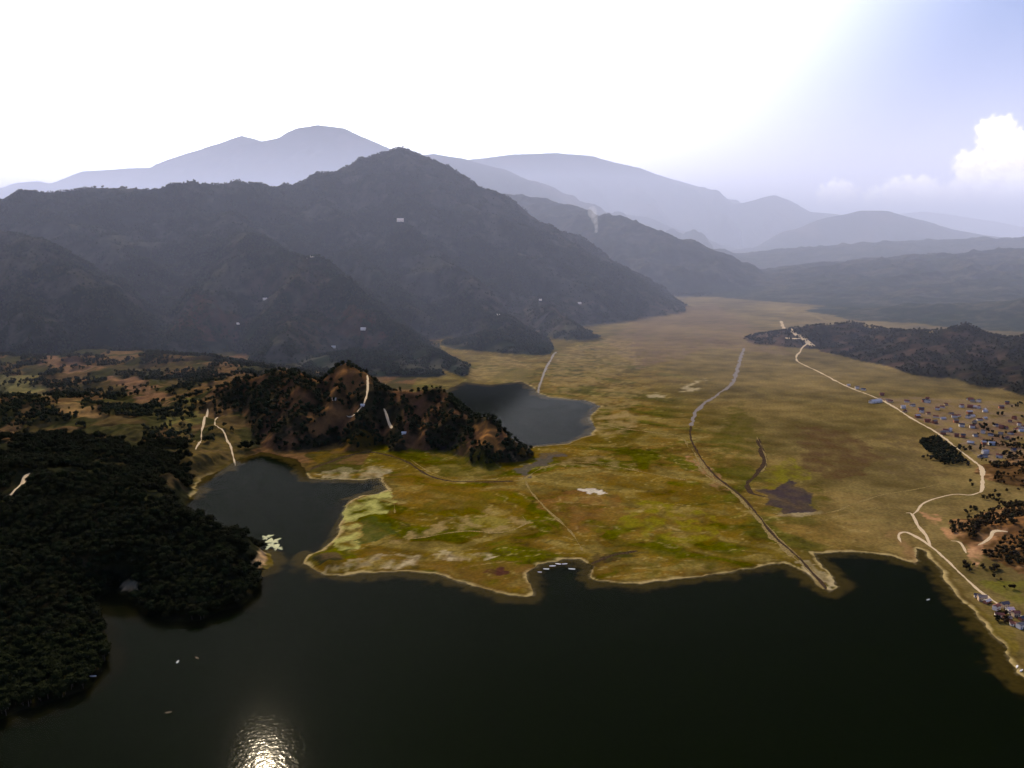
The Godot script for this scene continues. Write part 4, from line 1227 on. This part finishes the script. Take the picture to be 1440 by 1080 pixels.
func make_houses():
	var walls := ["white_wall", "cream_wall", "red_wall", "white_wall"]
	var roofs := ["tin_roof", "rust_roof", "white_roof", "slate_roof", "rust_roof"]
	var look := {"tin_roof": "grey tin roof", "rust_roof": "rusty red roof", "white_roof": "white roof", "slate_roof": "dark slate roof"}
	var tone := {"white_wall": "white", "cream_wall": "cream", "red_wall": "brick red"}
	var place := ["leftmost", "second from the left", "third from the left", "fourth from the left", "fifth from the left", "sixth from the left", "sixth from the right", "fifth from the right", "fourth from the right", "third from the right", "second from the right", "rightmost"]
	var along := Array(points2(LAKE_HOUSES))
	along.sort_custom(func(a, b): return a.x / a.y > b.x / b.y)
	var p := PackedVector2Array(along)
	for i in p.size():
		var wa: String = walls[i % 4]
		var ro: String = roofs[(i * 2 + 3) % 5]
		var o := house(p[i], rng.randf_range(-0.6, 0.9), rng.randf_range(6.0, 9.0), rng.randf_range(4.5, 6.0), [2.8, 4.8][i % 2], wa, ro, true)
		tag(o, "%s lakeside house with %s, %s of the row" % [tone[wa], look[ro], place[i]], "house", "houses along the right lake road")
	p = points2(VILLAGE)
	for i in p.size():
		var wa: String = walls[(i * 3 + 1) % 4]
		var ro: String = roofs[(i * 3 + 2) % 5]
		var o := house(p[i], rng.randf_range(-0.8, 0.8), rng.randf_range(7.0, 12.0), rng.randf_range(5.5, 8.0), [3.0, 5.2][i % 2], wa, ro, false)
		tag(o, "small %s village house with %s at the foot of the right hills" % [tone[wa], look[ro]], "house", "village houses below the foothills: %s, %s" % [tone[wa], look[ro]])
	p = points2(ROAD_HALL)
	var hall := house(p[0], 0.5, 34.0, 11.0, 5.0, "white_wall", "white_roof", true, "hall")
	tag(hall, "long white hall standing alone beside the valley road", "hall")
	p = points2(HILL_HOUSES)
	var where := ["bright white building alone high on the big mountain", "white house on the crest of the middle spur", "white house on the brown middle slope of the mountain", "white house on the reddish lower end of the spur", "small white house above the fields at the mountain foot", "small white house on the left of the brown slope", "white house low on the mountain's right side", "white house among terraces on the mountain's right side", "lowest white house near the plain on the mountain's right side", "white hut on the brown spur slope", "white hut on the spur crest", "white hut by the winding spur path", "grey roofed hut at the foot of the spur", "white building far up the valley end"]
	for i in p.size():
		var big: float = [30.0, 24.0, 14.0, 16.0, 12.0, 10.0, 14.0, 12.0, 14.0, 7.0, 9.0, 7.0, 8.0, 30.0][i]
		var o := house(p[i], rng.randf_range(-0.4, 0.4), big, big * 0.6, big * 0.3, "white_wall", "white_roof", big > 20.0, "hill_house")
		tag(o, where[i], "house", "lone houses on the hillsides")

# ---------------------------------------------------------------- boats and floating weed

func hull_mesh(l: float, w: float, h: float) -> ArrayMesh:
	var v := PackedVector3Array()
	var idx := PackedInt32Array()
	var n := 10
	for i in n + 1:
		var t := i / float(n) * 2.0 - 1.0
		var b := w * 0.5 * pow(maxf(1.0 - t * t, 0.0), 0.6) + 0.03
		var sheer := h * (1.0 + 0.5 * t * t)
		var x := t * l * 0.5
		for q in [Vector3(x, sheer, -b), Vector3(x * 0.94, -0.12, -b * 0.55), Vector3(x * 0.94, -0.12, b * 0.55), Vector3(x, sheer, b), Vector3(x * 0.97, sheer, b * 0.8), Vector3(x * 0.9, 0.05, b * 0.45), Vector3(x * 0.9, 0.05, -b * 0.45), Vector3(x * 0.97, sheer, -b * 0.8)]:
			v.append(q)
	for i in n:
		for k in 8:
			var a := i * 8 + k
			var b := i * 8 + (k + 1) % 8
			idx.append_array([a, a + 8, b, b, a + 8, b + 8])
	var st := SurfaceTool.new()
	st.begin(Mesh.PRIMITIVE_TRIANGLES)
	for k in idx:
		st.add_vertex(v[k])
	st.generate_normals()
	return st.commit()

func boat(at: Vector2, turn: float, l: float, y: float, paint: String) -> Node3D:
	var o := Node3D.new()
	o.name = numbered("rowing_boat")
	add_child(o)
	o.position = Vector3(at.x, y, at.y)
	o.rotation.y = turn
	put("hull", hull_mesh(l, l * 0.26, 0.5), mats[paint], o)
	for x in [-0.22, 0.05, 0.28]:
		put("seat", box_mesh(Vector3(x * l, 0.36, 0), Vector3(0.3, 0.05, l * 0.2)), mats["boat_wood"], o)
	return o

func make_boats():
	var p := points2(POOL_BOATS)
	var place := ["leftmost", "second from the left", "third from the left", "third from the right", "second from the right", "rightmost"]
	for i in p.size():
		tag(boat(p[i], rng.randf_range(-0.5, 0.3), [5.0, 7.5, 8.0, 7.5, 7.0, 8.5][i], 0.06, "boat_paint"), "white boat in the dark inlet of the plain, %s" % place[i], "boat", "boats in the dark inlet")
	p = points2(LAKE_BOATS)
	place = ["small white boat alone on the open lake at the right", "white boat alone on the dark water below the headland", "dim second boat just right of the white one below the headland", "dark boat left of the sun glitter"]
	for i in p.size():
		tag(boat(p[i], 0.5 + i, 5.5, 0.06, "boat_paint" if i < 2 else "boat_wood"), place[i], "boat", "boats on the open lake")
	p = points2(SHORE_BOATS)
	place = ["white boat drawn up on the right shore at the edge of view", "second white boat beside it on the right shore", "pale boat under the trees of the left headland, farthest up the shore", "pale boat under the trees of the left headland, in the middle", "pale boat under the trees of the left headland, nearest the water"]
	for i in p.size():
		tag(boat(p[i], 0.9 - i * 0.2, 6.0, maxf(0.06, ground(p[i].x, p[i].y) + 0.14), "boat_paint"), place[i], "boat", "boats drawn up on the shore")

func make_mats():
	var p := points2(MATS)
	var place := ["smallest pale mat of floating weed, farthest up the bay", "large pale mat of floating weed in the middle of the bay", "pale mat of floating weed left of the large one", "pale mat of floating weed nearest the viewer"]
	for k in p.size():
		var r: float = [7.0, 13.0, 8.0, 9.0][k]
		var st := SurfaceTool.new()
		st.begin(Mesh.PRIMITIVE_TRIANGLES)
		var n := 40
		var ring := []
		for i in n:
			var a := TAU * i / n
			var q := r * (0.72 + 0.9 * middle.get_noise_2d(cos(a) * 60.0 + k * 500.0, sin(a) * 60.0) + 0.7 * fine.get_noise_2d(cos(a) * 40.0, sin(a) * 40.0 + k * 300.0))
			ring.append(Vector3(cos(a) * q * 0.8, 0.12, sin(a) * q * 1.5))
		for i in n:
			var a: Vector3 = ring[i]
			var b: Vector3 = ring[(i + 1) % n]
			for w in [Vector3(0, 0.2, 0), a, b, a, a * Vector3(1.04, -0.5, 1.04), b, b, a * Vector3(1.04, -0.5, 1.04), b * Vector3(1.04, -0.5, 1.04)]:
				st.add_vertex(w)
		st.generate_normals()
		var o := put("floating_weed", st.commit(), mats["weed"])
		o.position = Vector3(p[k].x, 0, p[k].y)
		tag(o, place[k], "weed", "weed floating in the bay")

func make_smoke():
	var p := points2(SMOKE)[0]
	var y := ground(p.x, p.y)
	var m := FogMaterial.new()
	m.density = 0.006
	m.albedo = Color(0.95, 0.94, 0.95)
	var holder := Node3D.new()
	holder.name = "smoke"
	add_child(holder)
	holder.position = Vector3(p.x, y, p.y)
	tag(holder, "thin white smoke rising from the dark hillside up the valley", "smoke")
	for d in [[0.0, 8.0, 0.0, 26.0, 44.0], [3.0, 34.0, 3.0, 30.0, 64.0], [-2.0, 72.0, 8.0, 36.0, 84.0], [-14.0, 112.0, 15.0, 52.0, 90.0], [-30.0, 150.0, 15.0, 70.0, 90.0]]:
		var v := FogVolume.new()
		v.name = "puff"
		v.shape = RenderingServer.FOG_VOLUME_SHAPE_ELLIPSOID
		v.size = Vector3(d[3], d[4], d[3])
		v.position = Vector3(d[0], d[1], d[2])
		v.material = m
		holder.add_child(v, true)

func make_haze():
	# the smoky winter haze that fills the valley from the far side of the delta on and lies against the mountains
	var m := FogMaterial.new()
	m.density = 0.000087
	m.albedo = Color(0.85, 0.89, 1.0)
	var v := FogVolume.new()
	v.name = "haze"
	v.shape = RenderingServer.FOG_VOLUME_SHAPE_BOX
	v.size = Vector3(100000, 1750, 85400)
	v.position = Vector3(0, 825, -44700)
	v.material = m
	add_child(v)
	tag(v, "pale bluish haze lying over the valley and the mountains", "haze", "", "stuff")
